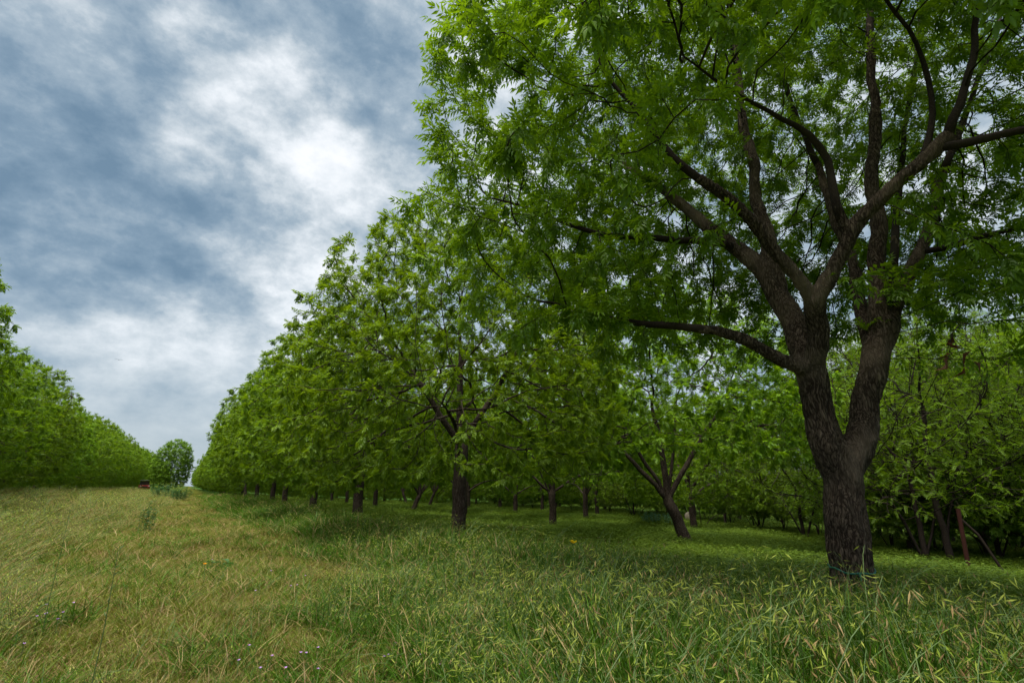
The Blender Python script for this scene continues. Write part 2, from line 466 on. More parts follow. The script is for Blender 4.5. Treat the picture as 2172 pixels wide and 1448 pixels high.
# ------------------------------------------------------------------ leaves
def leaflet(base, d, side, up, L, Wd, fold=.22, curl=.25):
    """a lance-shaped leaflet folded along its midrib: 6 vertices, 4 triangles"""
    mid = base+d*L*.42-up*L*curl*.10
    tip = base+d*L-up*L*curl
    l = mid+side*Wd*.5+up*Wd*fold; r = mid-side*Wd*.5+up*Wd*fold
    return [base, l, tip, r, mid], [(0, 1, 4), (1, 2, 4), (0, 4, 3), (4, 2, 3)]
def leaflet4(base, d, side, up, L, Wd, fold=.2, curl=.2):
    tip = base+d*L-up*L*curl; m = base+d*L*.42-up*L*curl*.1
    return [base, m+side*Wd*.5+up*Wd*fold, tip, m-side*Wd*.5+up*Wd*fold], [(0, 1, 2), (0, 2, 3)]
def compound(g, pairs, L, ll, lw, droop, simple, taper=.45):
    """pinnate leaf along +X, up +Z"""
    V, T = [], []
    fn = leaflet4 if simple else leaflet
    def put(v, t):
        b = len(V); V.extend(v); T.extend([tuple(b+i for i in q) for q in t])
    def rp(s): return np.array([L*s, 0, -droop*L*s*s])
    for k in range(pairs):
        s_ = .22+.72*k/max(1, pairs-1)
        f = 1-taper*abs(s_-.62)
        for sg in (1, -1):
            an = rad(58-18*s_+g.normal()*9)
            d = np.array([math.cos(an), sg*math.sin(an), -droop*s_*1.2-.12+g.normal()*.15]); d /= np.linalg.norm(d)
            up = np.array([g.normal()*.2, g.normal()*.2, 1.0]); up -= d*(up @ d); up /= np.linalg.norm(up)
            put(*fn(rp(s_), d, np.cross(up, d), up, ll*f*g.uniform(.85, 1.15), lw*f*g.uniform(.85, 1.15)))
    d = np.array([1, 0, -droop*2]); d /= np.linalg.norm(d); up = np.array([droop*2, 0, 1.0]); up /= np.linalg.norm(up)
    put(*fn(rp(1.0), d, np.cross(up, d), up, ll*1.05, lw))
    # rachis
    wv_ = .004 if not simple else .006
    b = len(V)
    V.extend([np.array([0, wv_, 0]), np.array([0, -wv_, 0]), rp(.55)+[0, 0, .002], rp(1.0)])
    T.extend([(b, b+1, b+2), (b+1, b+3, b+2)] if not simple else [(b, b+1, b+3)])
    return np.array(V), np.array(T)
def place_leaves(temps, pos, dirs, scale, g, upbias=1.0):
    n = len(pos); VV, TT, tint = [], [], []
    which = g.integers(0, len(temps), n); off = 0
    D = dirs/np.linalg.norm(dirs, axis=1)[:, None]
    up = np.stack([g.normal(size=n)*.35, g.normal(size=n)*.35, np.full(n, upbias)], 1)
    up -= D*(up*D).sum(1)[:, None]; up /= np.linalg.norm(up, axis=1)[:, None]+1e-9
    sd = np.cross(up, D)
    tn = np.clip(g.normal(.45, .22, n), 0, 1)
    for k, (V, T) in enumerate(temps):
        m = np.where(which == k)[0]
        if len(m) == 0: continue
        R = np.stack([D[m], sd[m], up[m]], 2)*scale[m][:, None, None]
        P = np.einsum('nij,vj->nvi', R, V)+pos[m][:, None, :]
        VV.append(P.reshape(-1, 3))
        TT.append((T[None]+(np.arange(len(m))*len(V))[:, None, None]+off).reshape(-1, 3))
        tint.append(np.repeat(tn[m], len(V))); off += len(m)*len(V)
    return np.concatenate(VV), np.concatenate(TT), np.concatenate(tint)
def leaf_sites(sk, g, per_tip, per_mid, mid_depth, rmax, droop, spread=1.0):
    pos, dr = [], []
    for i in range(len(sk.P)):
        p = sk.par[i]
        if p < 0 or sk.r[i] > rmax or sk.depth[i] > mid_depth: continue
        h = sk.P[i]-sk.P[p]; h /= np.linalg.norm(h)+1e-9
        tip = sk.depth[i] == 0
        lam = per_tip if tip else per_mid
        k = int(lam)+(g.random() < lam-int(lam))
        a0 = g.uniform(0, 6.28)
        u = np.cross(h, [0.3, 0.2, 1.0]); u /= np.linalg.norm(u)+1e-9; vv = np.cross(h, u)
        for q in range(k):
            an = a0+q*2.4
            d = h*g.uniform(.35, 1.0)+spread*(math.cos(an)*u+math.sin(an)*vv)*g.uniform(.6, 1.1)+np.array([0, 0, -droop])*g.uniform(.4, 1.4)
            s_ = g.uniform(0, 1) if not tip else g.uniform(.5, 1.0)
            pos.append(sk.P[p]*(1-s_)+sk.P[i]*s_); dr.append(d)
    return np.array(pos), np.array(dr)

def ring_near(r): return 18 if r > .1 else 10 if r > .05 else 7 if r > .02 else 4
def ring_far(r): return 10 if r > .1 else 7 if r > .04 else 4 if r > .015 else 3

def ellipsoid_points(g, n, c, R, Rz_up, Rz_dn, shell, zlow, lumps=10, lump=.22, boxy=False):
    """points in an uneven crown: an ellipsoid whose radius varies with direction"""
    ld = g.normal(size=(lumps, 3)); ld /= np.linalg.norm(ld, axis=1)[:, None]; la = g.uniform(-1, 1, lumps)*lump
    out = []
    while len(out) < n:
        d = g.normal(size=3); d /= np.linalg.norm(d)
        f = 1+sum(a*max(0, (d @ q))**6 for a, q in zip(la, ld))
        rr = shell+(1-shell)*g.random()**.6 if g.random() < .85 else g.uniform(.25, 1)
        p = d*rr*f
        if boxy and d[2] < 0:
            h = math.hypot(d[0], d[1])+1e-6; k = (1-abs(d[2])**3)**.5/h
            p = np.array([p[0]*k, p[1]*k, p[2]])
        p = np.array([p[0]*R, p[1]*R, p[2]*(Rz_up if p[2] > 0 else Rz_dn)])+c
        if p[2] < zlow(math.hypot(p[0]-c[0], p[1]-c[1])/R): continue
        out.append(p)
    return np.array(out)

# ------------------------------------------------------------------ the big pecan by the camera
ROW_X, SP, Y0 = 6.25, 10.0, 2.6
g = np.random.default_rng(11)
BF = ROW_X*math.sin(YAW)+Y0*math.cos(YAW)
base = np.array(gp(ROW_X, Y0))
B = Skel()
RS = .76
def L(*pts): return [(at(px, py, BF+df), r*RS) for (px, py, df, r) in pts]
tr = B.limb([(at(1812, 1320, BF), .37), (at(1810, 1285, BF), .262), (at(1806, 1240, BF), .212)] + L((1803, 1190, 0, .25), (1796, 1110, 0, .245), (1790, 1050, 0, .25), (1785, 1005, 0, .285)), .12)
def from_(px, py, df): return B.near(at(px, py, BF+df))
top = tr[-1]
Rs = B.limb([(B.P[top], .24*RS)]+L((1816, 950, .02, 0.204), (1838, 880, .05, 0.185), (1845, 800, .08, 0.177), (1862, 740, .1, 0.177), (1878, 690, .1, 0.183)), .15, top)
R1 = B.limb([(B.P[Rs[-2]], .14*RS)]+L((1862, 610, .15, 0.144), (1856, 480, .2, 0.115), (1853, 330, .25, 0.098), (1850, 150, .35, 0.075), (1842, 0, .4, 0.057), (1835, -170, .5, 0.040)), .2, Rs[-2])
R2 = B.limb([(B.P[Rs[-1]], .125*RS)]+L((1903, 635, .2, 0.119), (1936, 570, .35, 0.104), (1964, 480, .5, 0.088), (1990, 400, .7, 0.077), (2040, 270, 1.0, 0.057), (2110, 80, 1.4, 0.041), (2160, -100, 1.6, 0.029)), .2, Rs[-1])
R3 = B.limb([(B.P[Rs[-1]], .08*RS)]+L((1893, 600, .35, .07), (1898, 500, .6, .06), (1908, 350, .9, .05), (1940, 150, 1.3, .035), (1960, -40, 1.6, .025)), .2, Rs[-1])
i = from_(1960, 540, .4)
R4 = B.limb([(B.P[i], .06*RS)]+L((1995, 530, .3, .05), (2050, 505, .1, .045), (2120, 492, -.1, .04), (2190, 485, -.3, .035), (2300, 450, -.6, .025)), .2, i)
i = Rs[len(Rs)//2+2]
Rb = B.limb([(B.P[i], .10*RS)]+L((1822, 620, .6, .095), (1790, 510, .9, .085), (1745, 390, 1.2, .075), (1712, 300, 1.4, .06), (1660, 170, 1.8, .045), (1600, 20, 2.3, .03)), .2, i)
Ls = B.limb([(B.P[top], .27*RS)]+L((1750, 945, -.02, 0.212), (1728, 860, -.03, 0.206), (1722, 790, -.04, 0.222)), .15, top)
L1 = B.limb([(B.P[Ls[-1]], .13*RS)]+L((1690, 785, -.1, .105), (1640, 745, -.12, .09), (1560, 710, -.1, .075), (1460, 692, 0, .06), (1380, 690, .05, .052), (1310, 680, .12, .042), (1240, 660, .25, .03), (1140, 638, .4, .018)), .18, Ls[-1])
L2 = B.limb([(B.P[Ls[-1]], .18*RS)]+L((1692, 720, .15, 0.185), (1660, 640, .35, 0.168), (1608, 562, .6, 0.151), (1522, 500, 1.0, 0.123), (1452, 440, 1.4, 0.106), (1395, 395, 1.7, 0.090), (1300, 330, 2.2, 0.062), (1200, 260, 2.6, 0.039)), .2, Ls[-1])
i = B.near(at(1560, 530, BF+.8))
L2b = B.limb([(B.P[i], .07*RS)]+L((1505, 516, .7, .062), (1400, 505, .7, .056), (1280, 506, .7, .048), (1215, 482, .7, .036), (1130, 440, .8, .024), (1040, 420, .9, .016)), .2, i)
i = B.near(at(1670, 655, BF+.3))
L3 = B.limb([(B.P[i], .13*RS)]+L((1638, 560, .5, 0.127), (1605, 420, .8, 0.108), (1582, 300, 1.0, 0.094), (1562, 150, 1.3, 0.072), (1548, 0, 1.6, 0.055), (1530, -160, 2.0, 0.033)), .2, i)
L4 = B.limb([(B.P[Ls[-1]], .15*RS)]+L((1738, 720, -.25, .135), (1727, 640, -.4, .13)), .15, Ls[-1])
L4a = B.limb([(B.P[L4[-1]], .10*RS)]+L((1690, 588, -.45, .09), (1640, 522, -.5, .085), (1590, 462, -.55, .08), (1530, 412, -.6, .07), (1478, 384, -.6, .06), (1430, 338, -.6, .05), (1370, 260, -.6, .038), (1280, 150, -.5, .026)), .18, L4[-1])
L4b = B.limb([(B.P[L4[-1]], .11*RS)]+L((1760, 580, -.5, .105), (1790, 510, -.6, .102), (1835, 448, -.7, .10), (1900, 388, -.85, .092), (1970, 325, -1.0, .085), (2010, 288, -1.05, .075)), .18, L4[-1])
B.limb([(B.P[L4b[-2]], .065*RS)]+L((2045, 308, -1.15, .058), (2105, 293, -1.3, .05), (2180, 280, -1.45, .045), (2300, 240, -1.6, .03)), .2, L4b[-2])
B.limb([(B.P[L4b[-1]], .06*RS)]+L((2042, 230, -1.1, .055), (2065, 130, -1.1, .045), (2072, 0, -1.1, .036), (2070, -150, -1.1, .025)), .2, L4b[-1])
B.limb([(B.P[L4b[-3]], .045*RS)]+L((1985, 255, -1.0, .04), (1975, 160, -1.0, .034), (1930, 70, -1.1, .028), (1850, -40, -1.3, .02)), .2, L4b[-3])
i = B.near(at(1792, 505, BF-.6))
B.limb([(B.P[i], .07*RS)]+L((1770, 430, -.6, .062), (1766, 380, -.6, .058), (1745, 305, -.65, .052), (1712, 275, -.7, .042), (1640, 240, -.8, .032), (1540, 190, -1.0, .022), (1450, 120, -1.2, .016)), .18, i)
cen = np.array([ROW_X+.15, Y0+.0, 5.9])
zl = lambda q: 3.7-1.0*q
A = ellipsoid_points(g, 9500, cen, 4.72, 4.7, 3.6, .42, zl, lumps=14, lump=.12)
hd = np.hypot(A[:, 0]-ROW_X, A[:, 1]-Y0)
tow = -(A[:, 0]-ROW_X)*ROW_X-(A[:, 1]-Y0)*Y0; tow = tow/np.hypot(ROW_X, Y0)/np.maximum(hd, .1)
A[:, :2] += (_r[:2]*.30)*np.maximum(A[:, 2:3]-6.3, 0)
A = A[(np.hypot(A[:, 0], A[:, 1]) > 1.6) & ~((hd < 2.2) & (A[:, 2] < 5.8)) & ~((tow > .5) & (A[:, 2] < 5.2) & (hd < 3.6))]
blobs = [(1010, 520, .9, .9, 45), (1200, 625, .3, .8, 34), (1310, 610, .1, .7, 34), (1340, 650, -.2, .4, 12), (2080, 560, -.6, .9, 40), (2130, 640, -1.0, .6, 22)]
A = np.concatenate([A]+[at(px, py, BF+df)+g.normal(size=(n_, 3))*rr_*.5 for (px, py, df, rr_, n_) in blobs])
B.grow(A, .17, 1.5, .24, 110, trop=(0, 0, .06), jit=.18, seed=3)
B.finish(rtip=.0042, ex=2.5)
big = empty('pecan_tree', tuple(base), 'big forked pecan tree with thick furrowed trunk and spreading limbs overhead', 'tree', 'pecan trees of the orchard')
def rel(V, o): return np.asarray(V)-np.asarray(o)
tk = B.tubes(.045, 9, lambda r: 20)
tmp = bpy.data.objects.new('tmp_trunk', mesh_from('tmp_trunk', rel(tk.v, base), faces=tk.f)); COL.objects.link(tmp)
md = tmp.modifiers.new('r', 'REMESH'); md.mode = 'VOXEL'; md.voxel_size = .017
ms = tmp.modifiers.new('s', 'SMOOTH'); ms.factor = .6; ms.iterations = 4
bpy.context.view_layer.update()
me = bpy.data.meshes.new_from_object(tmp.evaluated_get(bpy.context.evaluated_depsgraph_get())); me.name = 'trunk'
bpy.data.objects.remove(tmp)
nv = len(me.vertices); co = np.empty(nv*3, np.float32); me.vertices.foreach_get('co', co); co = co.reshape(-1, 3)
no = np.empty(nv*3, np.float32); me.vertices.foreach_get('normal', no); no = no.reshape(-1, 3)
def nz(p): return mnoise.noise(Vector(p))
disp = np.empty(nv)
for k in range(nv):
    x, y, zz = co[k]
    wx = .25*nz((x*2, y*2, zz*1.5)); 
    rdg = 1-abs(nz((x*15+wx*6, y*15+wx*5, zz*3.0)))*2.0
    disp[k] = .030*nz((x*3.2, y*3.2, zz*1.6))+.026*(rdg-.5)+.008*nz((x*34, y*34, zz*9))
thick = np.clip((4.2-co[:, 2])/3.0, .5, 1)
co += no*(disp*thick)[:, None]
me.vertices.foreach_set('co', co.ravel()); me.update()
me.polygons.foreach_set('use_smooth', np.ones(len(me.polygons), bool))
me.materials.clear(); me.materials.append(M['bark'])
obj('trunk', me, big)
bt = B.tubes(.0, .05, ring_near)
obj('branches', mesh_from('branches', rel(bt.v, base), faces=bt.f, mats=[M['bark_thin']], smooth=True), big)
tempN = [compound(g, g.integers(4, 6), g.uniform(.15, .22), .076, .027, g.uniform(.05, .35), False) for _ in range(8)]
lp, ld = leaf_sites(B, g, 14.5, 5.6, 5, .02, .06)
ls = g.uniform(.6, 1.3, len(lp))
keep = np.linalg.norm(lp-np.array([0, 0, CAM_Z]), axis=1) > 2.2
lp, ld, ls = lp[keep], ld[keep], ls[keep]
V, T, ti = place_leaves(tempN, rel(lp, base), ld, ls, g)
obj('crown', mesh_from('crown', V, tris=T, mats=[M['leaf_near']], tint=ti), big)
print('BIG', len(B.P), 'nodes', len(lp), 'leaves', len(T), 'tris')
# catkins: thin strings hanging from last year's wood
mid = [k for k in range(len(B.P)) if 1 <= B.depth[k] <= 4 and B.r[k] < .02]
cv, cf = [], []
for k in g.choice(mid, min(len(mid), 1500), replace=False):
    for q in range(g.integers(2, 5)):
        p = B.P[k]-base+g.normal(size=3)*.02; Lc = g.uniform(.07, .14); sw = g.normal(size=2)*.02
        an = g.uniform(0, 3.14); e = np.array([math.cos(an), math.sin(an), 0])*.005
        b = len(cv); m_ = p+np.array([sw[0], sw[1], -Lc*.5]); t_ = p+np.array([sw[0]*1.6, sw[1]*1.6, -Lc])
        cv += [p-e*.5, p+e*.5, m_+e, m_-e, t_]; cf += [(b, b+1, b+2), (b, b+2, b+3), (b+3, b+2, b+4)]
obj('catkins', mesh_from('catkins', cv, tris=cf, mats=[M['catkin']], tint=g.random(len(cv))), big)
# dead brown leaves hanging from a low twig on the right
dv, df = [], []
tw = Tubes()
dp = at(2025, 735, BF-1.0)
for k in range(9):
    p = dp+_r*g.uniform(-.14, .16)+np.array([0, 0, g.uniform(-.22, .1)]); d = unit(np.array([g.normal()*.5, g.normal()*.5, -1.0])); up = unit(np.cross(d, g.normal(size=3)))
    v_, t_ = leaflet(p, d, np.cross(up, d), up, g.uniform(.1, .15), g.uniform(.035, .05), fold=.5, curl=.5)
    b = len(dv); dv += v_; df += [tuple(b+i for i in q) for q in t_]
    tw.add([dp+np.array([0, 0, .12]), p], [.003, .002], 4)
near_ = B.P[np.argmin(((B.P-dp)**2).sum(1))]
tw.add([near_, .5*(near_+dp)+[0, 0, .1], dp+np.array([0, 0, .12])], [.006, .005, .004], 5)
dl = obj('dead_leaves', mesh_from('dead_leaves', rel(dv, base), tris=df, mats=[M['dead_leaf']], tint=g.random(len(dv))), big)
dl['label'] = 'cluster of dead brown leaves on a twig'
obj('dead_twig', mesh_from('dead_twig', rel(tw.v, base), faces=tw.f, mats=[M['bark_thin']]), big)

# ------------------------------------------------------------------ orchard tree kinds
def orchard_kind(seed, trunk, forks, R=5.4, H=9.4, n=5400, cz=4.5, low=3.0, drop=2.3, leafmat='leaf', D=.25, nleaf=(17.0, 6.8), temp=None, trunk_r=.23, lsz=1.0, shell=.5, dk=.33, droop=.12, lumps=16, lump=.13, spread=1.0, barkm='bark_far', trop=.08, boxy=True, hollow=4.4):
    g = np.random.default_rng(seed); s = Skel()
    ids = s.limb([(np.array(p), r*.9) for p, r in trunk], .3)
    forks = [(i_, [(p, r*.74) for p, r in f_]) for i_, f_ in forks]
    for (idx, pts) in forks:
        st = ids[idx]; s.limb([(s.P[st], pts[0][1])]+[(np.array(p), r) for p, r in pts[:-1]]+[(np.array(pts[-1][0]), pts[-1][1]*.4)], .35, st)
    A = ellipsoid_points(g, n, np.array([trunk[-1][0][0]*.5, trunk[-1][0][1]*.5, cz]), R, H-cz, cz-(.1 if boxy else .6), shell, lambda q: low-drop*min(1.1, q), lumps=lumps, lump=lump, boxy=boxy)
    if hollow: A = A[~((np.hypot(A[:, 0], A[:, 1]) < 2.5) & (A[:, 2] < hollow))]
    s.grow(A, D, 2.2, dk, 60, trop=(0, 0, trop), jit=.16, seed=seed, grow_from=[k for k in range(len(s.P)) if s.P[k][2] > low*.5 and k >= ids[-1]-1])
    s.finish(rtip=.007, ex=2.3)
    tb = s.tubes(0, 9, ring_far)
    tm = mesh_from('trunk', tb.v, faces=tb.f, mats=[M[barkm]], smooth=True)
    temp = temp or [compound(g, 4, .155, .074, .033, g.uniform(.05, .35), True) for _ in range(6)]
    lp, ld = leaf_sites(s, g, nleaf[0], nleaf[1], 4, .03, droop, spread)
    V, T, ti = place_leaves(temp, lp, ld, g.uniform(.65, 1.35, len(lp))*lsz, g)
    cm = mesh_from('crown', V, tris=T, mats=[M[leafmat]], tint=ti)
    print('KIND', seed, len(s.P), len(lp), len(T))
    return tm, cm
def make_tree(name, kind, loc, label, cat, group, rz=0.0, sc=(1, 1, 1)):
    o = empty(name, loc, label, cat, group, rz); o.scale = sc
    obj('trunk', kind[0], o); obj('crown', kind[1], o)
    return o
lr = np.array([-math.cos(YAW), math.sin(YAW), 0])     # camera-left across the ground
def lean(a, z): return tuple(lr*a+np.array([0, 0, z]))
K = {}
K['straight'] = orchard_kind(21, [((0, 0, -.2), .30), ((0, 0, .3), .25), ((.03, .02, 1.4), .225), ((.02, .0, 2.6), .24)],
    [(-1, [((-.5, .3, 3.3), .13), ((-1.2, .7, 4.4), .10), ((-1.9, 1.2, 5.6), .06)]), (-1, [((.3, -.4, 3.4), .13), ((.8, -1.1, 4.8), .09), ((1.2, -1.7, 6.2), .05)]),
     (-1, [((.1, .2, 3.6), .15), ((.2, .3, 5.2), .11), ((.1, .3, 7.2), .05)]), (-3, [((-.9, -.7, 2.9), .08), ((-2.2, -1.5, 3.3), .055), ((-3.6, -2.3, 3.4), .03)])], lump=.1)
K['forked'] = orchard_kind(22, [((0, 0, -.2), .27), ((0, 0, .3), .225), (lean(-.02, 1.0), .205), (lean(.02, 1.75), .22)],
    [(-1, [(lean(.25, 2.5), .12), (lean(.45, 3.6), .10), (lean(.9, 5.0), .06)]), (-1, [(lean(-.12, 2.6), .15), (lean(-.18, 3.8), .11), (lean(-.3, 5.8), .06)]),
     (-1, [(lean(-.5, 2.1), .09), (lean(-1.1, 2.5), .075), (lean(-1.9, 2.7), .055), (lean(-2.9, 2.75), .03)]), (-1, [(lean(.5, 2.0), .09), (lean(1.1, 2.7), .075), (lean(2.1, 3.7), .045)]),
     (-2, [(lean(.5, 2.5), .07), (lean(.9, 3.5), .06), (lean(1.6, 4.3), .04)])], low=3.8, drop=1.2, hollow=5.2)
K['leaning'] = orchard_kind(23, [(lean(-.05, -.25), .30), (lean(0, .25), .24), (lean(.28, .9), .21), (lean(.55, 1.5), .23)],
    [(-1, [(lean(1.1, 2.2), .12), (lean(1.9, 3.1), .10), (lean(2.8, 4.2), .06)]), (-1, [(lean(.95, 2.3), .10), (lean(1.5, 3.2), .085), (lean(2.0, 4.4), .05)]),
     (-1, [(lean(.6, 2.6), .15), (lean(.75, 4.0), .12), (lean(1.0, 5.8), .07)]), (-1, [(lean(.1, 2.3), .13), (lean(-.5, 3.2), .115), (lean(-1.4, 4.4), .08), (lean(-2.2, 5.6), .05)]),
     (-1, [(lean(.35, 2.6), .08), (lean(.1, 4.0), .07), (lean(-.1, 5.5), .04)])], low=3.8, drop=1.2, hollow=5.2)
K['broad'] = orchard_kind(24, [((0, 0, -.2), .29), ((0, 0, .3), .235), ((-.02, .04, 1.2), .215), ((.0, .03, 2.1), .23)],
    [(-1, [((.7, .5, 2.9), .12), ((1.6, 1.1, 4.0), .09), ((2.4, 1.6, 5.4), .05)]), (-1, [((-.6, -.5, 2.9), .12), ((-1.4, -1.0, 4.0), .09), ((-2.1, -1.6, 5.3), .05)]),
     (-1, [((.1, -.1, 3.4), .14), ((.0, -.3, 5.0), .1), ((-.1, -.3, 7.0), .05)])], R=5.6, H=9.2)
K['hedge'] = orchard_kind(25, [((0, 0, -.2), .28), ((0, 0, .3), .23), ((.02, .04, 1.0), .21), ((.0, .03, 1.6), .22)],
    [(-1, [((.7, .5, 2.4), .12), ((1.6, 1.1, 3.6), .09)]), (-1, [((-.6, .5, 2.4), .12), ((-1.4, 1.0, 3.4), .09)]), (-1, [((.1, -.1, 3.0), .14), ((.0, -.3, 5.0), .1)])], hollow=0, R=5.5, H=9.0, low=.35, drop=.4, cz=3.9, boxy=True, n=5600)
# ------------------------------------------------------------------ the orchard
PG = 'pecan trees of the orchard'
def orchard(x, y, kind, label, group=PG, rz=0.0, s=1.0, sz=None):
    return make_tree('pecan_tree', K[kind], gp(x, y), label, 'tree', group, rz, (s, s, sz or s))
g = np.random.default_rng(5)
def jit(): return g.normal()*.25
kinds = ['straight', 'forked', 'leaning', 'broad']
NAMED = {(0, 1): ('straight', 'straight sturdy pecan tree, next to the big forked one in the front row', 0.4),
         (0, 2): ('straight', 'third pecan tree of the front row, its trunk splitting into two dark stems', 2.2),
         (0, 3): ('broad', 'fourth pecan tree of the front row, low dark limb hanging beside its short trunk', 1.1),
         (0, 4): ('forked', 'fifth pecan tree of the front row, trunk base half hidden by the tall grass', 3.0),
         (1, 1): ('leaning', 'pecan tree with a leaning trunk and two low dark limbs, behind the big forked one', 0.0),
         (1, 2): ('forked', 'slim pecan tree with a slender upright trunk forking low, in the second row', 0.0),
         (2, 3): ('forked', 'pecan tree seen just right of the slim low-forking one, farther back', 2.0)}
for row in range(0, 7):
    X = ROW_X+SP*row
    last = {0: 26, 1: 16, 2: 14, 3: 13, 4: 12, 5: 11, 6: 10}[row]
    for j in range(-1, last):
        if row == 0 and j in (-1, 0): continue
        if row > 0 and j < {1: 1, 2: 2, 3: 3, 4: 4, 5: 6, 6: 7}[row]: continue
        if (row, j) in ((1, 0),): pass
        y = Y0+SP*j
        if (row, j) in NAMED:
            k, lab, rz = NAMED[(row, j)]; ox, oy = {(1, 1): (-1.05, .65), (0, 1): (-.15, .1)}.get((row, j), (0, 0)); orchard(X+jit()*.4+ox, y+jit()*.6+oy, k, lab, rz=rz, s={(0, 1): .86, (0, 2): .95}.get((row, j), 1.0), sz={(0, 1): .90}.get((row, j), None))
        else:
            k = kinds[g.integers(0, 4)]
            if row == 0: lab, gr = 'pecan tree far down the front row where the crowns close into a hedge', 'pecan trees far along the front row'
            else: lab, gr = 'pecan tree deep in the shaded orchard with only its dark trunk showing clearly', 'pecan trees deep in the orchard'
            if (row == 0 and j > 7) or row > 3 or j > 7: k = 'hedge'
            orchard(X+jit(), y+jit(), k, lab, gr, rz=g.uniform(0, 6.28), s=g.uniform(.90, 1.07), sz=g.uniform(.86, 1.08))
# the row across the lane
for j in range(2, 26):
    y = Y0+SP*j
    lab, gr = 'pecan tree in the merged leafy row across the lane', 'pecan trees across the lane'
    sz = g.uniform(.86, 1.08)
    if j == 2: lab, gr, sz = 'tallest pecan tree across the lane, its top standing above the row at the edge', 'pecan trees of the orchard', 1.22
    orchard((-10.7 if j == 2 else -11.6)+jit(), y+jit(), 'hedge', lab, gr, rz=g.uniform(0, 6.28), s=g.uniform(.95, 1.06), sz=sz)

for j in range(2, 14):
    orchard(-21.6+jit(), Y0+SP*j+jit(), 'hedge', 'pecan tree hidden behind the leafy row across the lane', 'pecan trees behind the row across the lane', rz=g.uniform(0, 6.28), s=g.uniform(.92, 1.0))

# ------------------------------------------------------------------ the lone round tree at the end of the lane
K['lone'] = orchard_kind(31, [((0, 0, -.2), .25), ((0, 0, 1.5), .2)], [(-1, [((0, .1, 3), .12), ((0, .1, 5.5), .06)])], hollow=0, R=2.9, H=8.9, cz=4.6, low=.9, drop=.4, n=3600, leafmat='leaf_lone', lsz=1.35, lump=.2, nleaf=(18, 7))
p = at(358, 1030, 88); make_tree('round_tree', K['lone'], gp(p[0], p[1]), 'lone rounded green tree standing at the far end of the grassy lane', 'tree', None)

# ------------------------------------------------------------------ woodland on the right
def feather(g, n=9, L=.24, ll=.046, lw=.017):
    V, T = [], []
    for k in range(n):
        s_ = .12+.88*k/(n-1)
        for sg in (1, -1):
            an = rad(62+g.normal()*8); d = np.array([math.cos(an), sg*math.sin(an), g.normal()*.08-.03]); d /= np.linalg.norm(d)
            v, t_ = leaflet4(np.array([L*s_, 0, -.1*L*s_*s_]), d, np.cross([0, 0, 1.0], d), np.array([0, 0, 1.0]), ll*(1-.5*abs(s_-.5)), lw)
            b = len(V); V += v; T += [tuple(b+i for i in q) for q in t_]
    return np.array(V), np.array(T)
gf = np.random.default_rng(40)
ftemp = [feather(gf, n=int(gf.integers(8, 11))) for _ in range(5)]
K['lime'] = orchard_kind(41, [((0, 0, -.3), .10), ((.05, 0, 1.2), .075), ((.1, .05, 2.2), .065)], [(0, [((-.3, .3, 1.0), .06), ((-.8, .7, 2.4), .045)]), (1, [((.5, -.5, 1.8), .05), ((1.2, -1.2, 2.6), .035)])],
    boxy=False, hollow=0, R=3.3, H=7.0, n=2500, cz=3.6, low=1.7, drop=.7, leafmat='leaf_lime', temp=ftemp, nleaf=(6.5, 2.2), droop=.05, spread=1.1, D=.26, dk=.32, barkm='bark_thin', trop=0, lump=.3, lsz=.82)
K['lime_tall'] = orchard_kind(42, [((0, 0, -.3), .12), ((-.1, 0, 2.5), .095), ((.1, .1, 5.0), .075)], [(3, [((.8, .3, 3.2), .05), ((2.0, .7, 4.0), .03)])],
    boxy=False, hollow=0, R=3.4, H=9.6, n=1500, cz=5.4, low=2.6, drop=.8, leafmat='leaf_lime', temp=ftemp, nleaf=(6.0, 2.0), droop=.05, spread=1.1, D=.34, dk=.5, barkm='bark_thin', trop=0, lump=.35)
K['wood'] = orchard_kind(43, [((0, 0, -.3), .2), ((.1, 0, 2.5), .17), ((.15, .1, 4.5), .15)], [], boxy=False, hollow=0, R=4.0, H=11.5, n=2400, cz=6.4, low=2.6, drop=.8, leafmat='leaf_wood', lump=.3)
K['brush'] = orchard_kind(44, [((0, 0, -.2), .06), ((.05, 0, .5), .05)], [(0, [((.4, .2, .7), .04)]), (0, [((-.4, .2, .7), .04)])], boxy=False, hollow=0, R=2.3, H=3.2, n=1100, cz=1.4, low=.25, drop=.15, leafmat='leaf_wood', D=.22, dk=.26, barkm='bark_thin', lump=.3, lsz=.8, trop=0)
def wood(kind, name, px, F, label, group, rz=None, s=1.0, sz=None):
    p = at(px, 1030, F); s *= g.uniform(.92, 1.1)
    return make_tree(name, K[kind], gp(p[0], p[1]), label, 'bush' if kind == 'brush' else 'tree', group, g.uniform(0, 6.28) if rz is None else rz, (s, s, (sz or s)))
LG = 'feathery lime trees at the wood edge'
wood('lime', 'locust_tree', 1935, 17.0, 'feathery lime-green tree filling the gap just right of the big trunk', LG)
wood('lime', 'locust_tree', 2085, 17.5, 'layered lime-green tree standing over the rusty leaning post', LG)
wood('lime', 'locust_tree', 2260, 16.0, 'low feathery lime tree cut by the edge of the photo', LG)
wood('lime_tall', 'locust_tree', 2060, 21.0, 'tall airy lime-green tree with thin dark stem and sky showing through', LG)
wood('lime_tall', 'locust_tree', 2270, 20.0, 'tall thin-leaved lime tree at the edge of the photo', LG)
wood('lime_tall', 'locust_tree', 1905, 19.0, 'tall slender lime tree with a thin bare trunk beside the big trunk', LG)
wood('lime_tall', 'locust_tree', 1985, 16.5, 'slender lime tree just left of the rusty leaning post', LG)
wood('lime_tall', 'locust_tree', 2150, 17.0, 'slender lime tree just right of the rusty leaning post', LG)
DG = 'trees deeper in the right-hand wood'
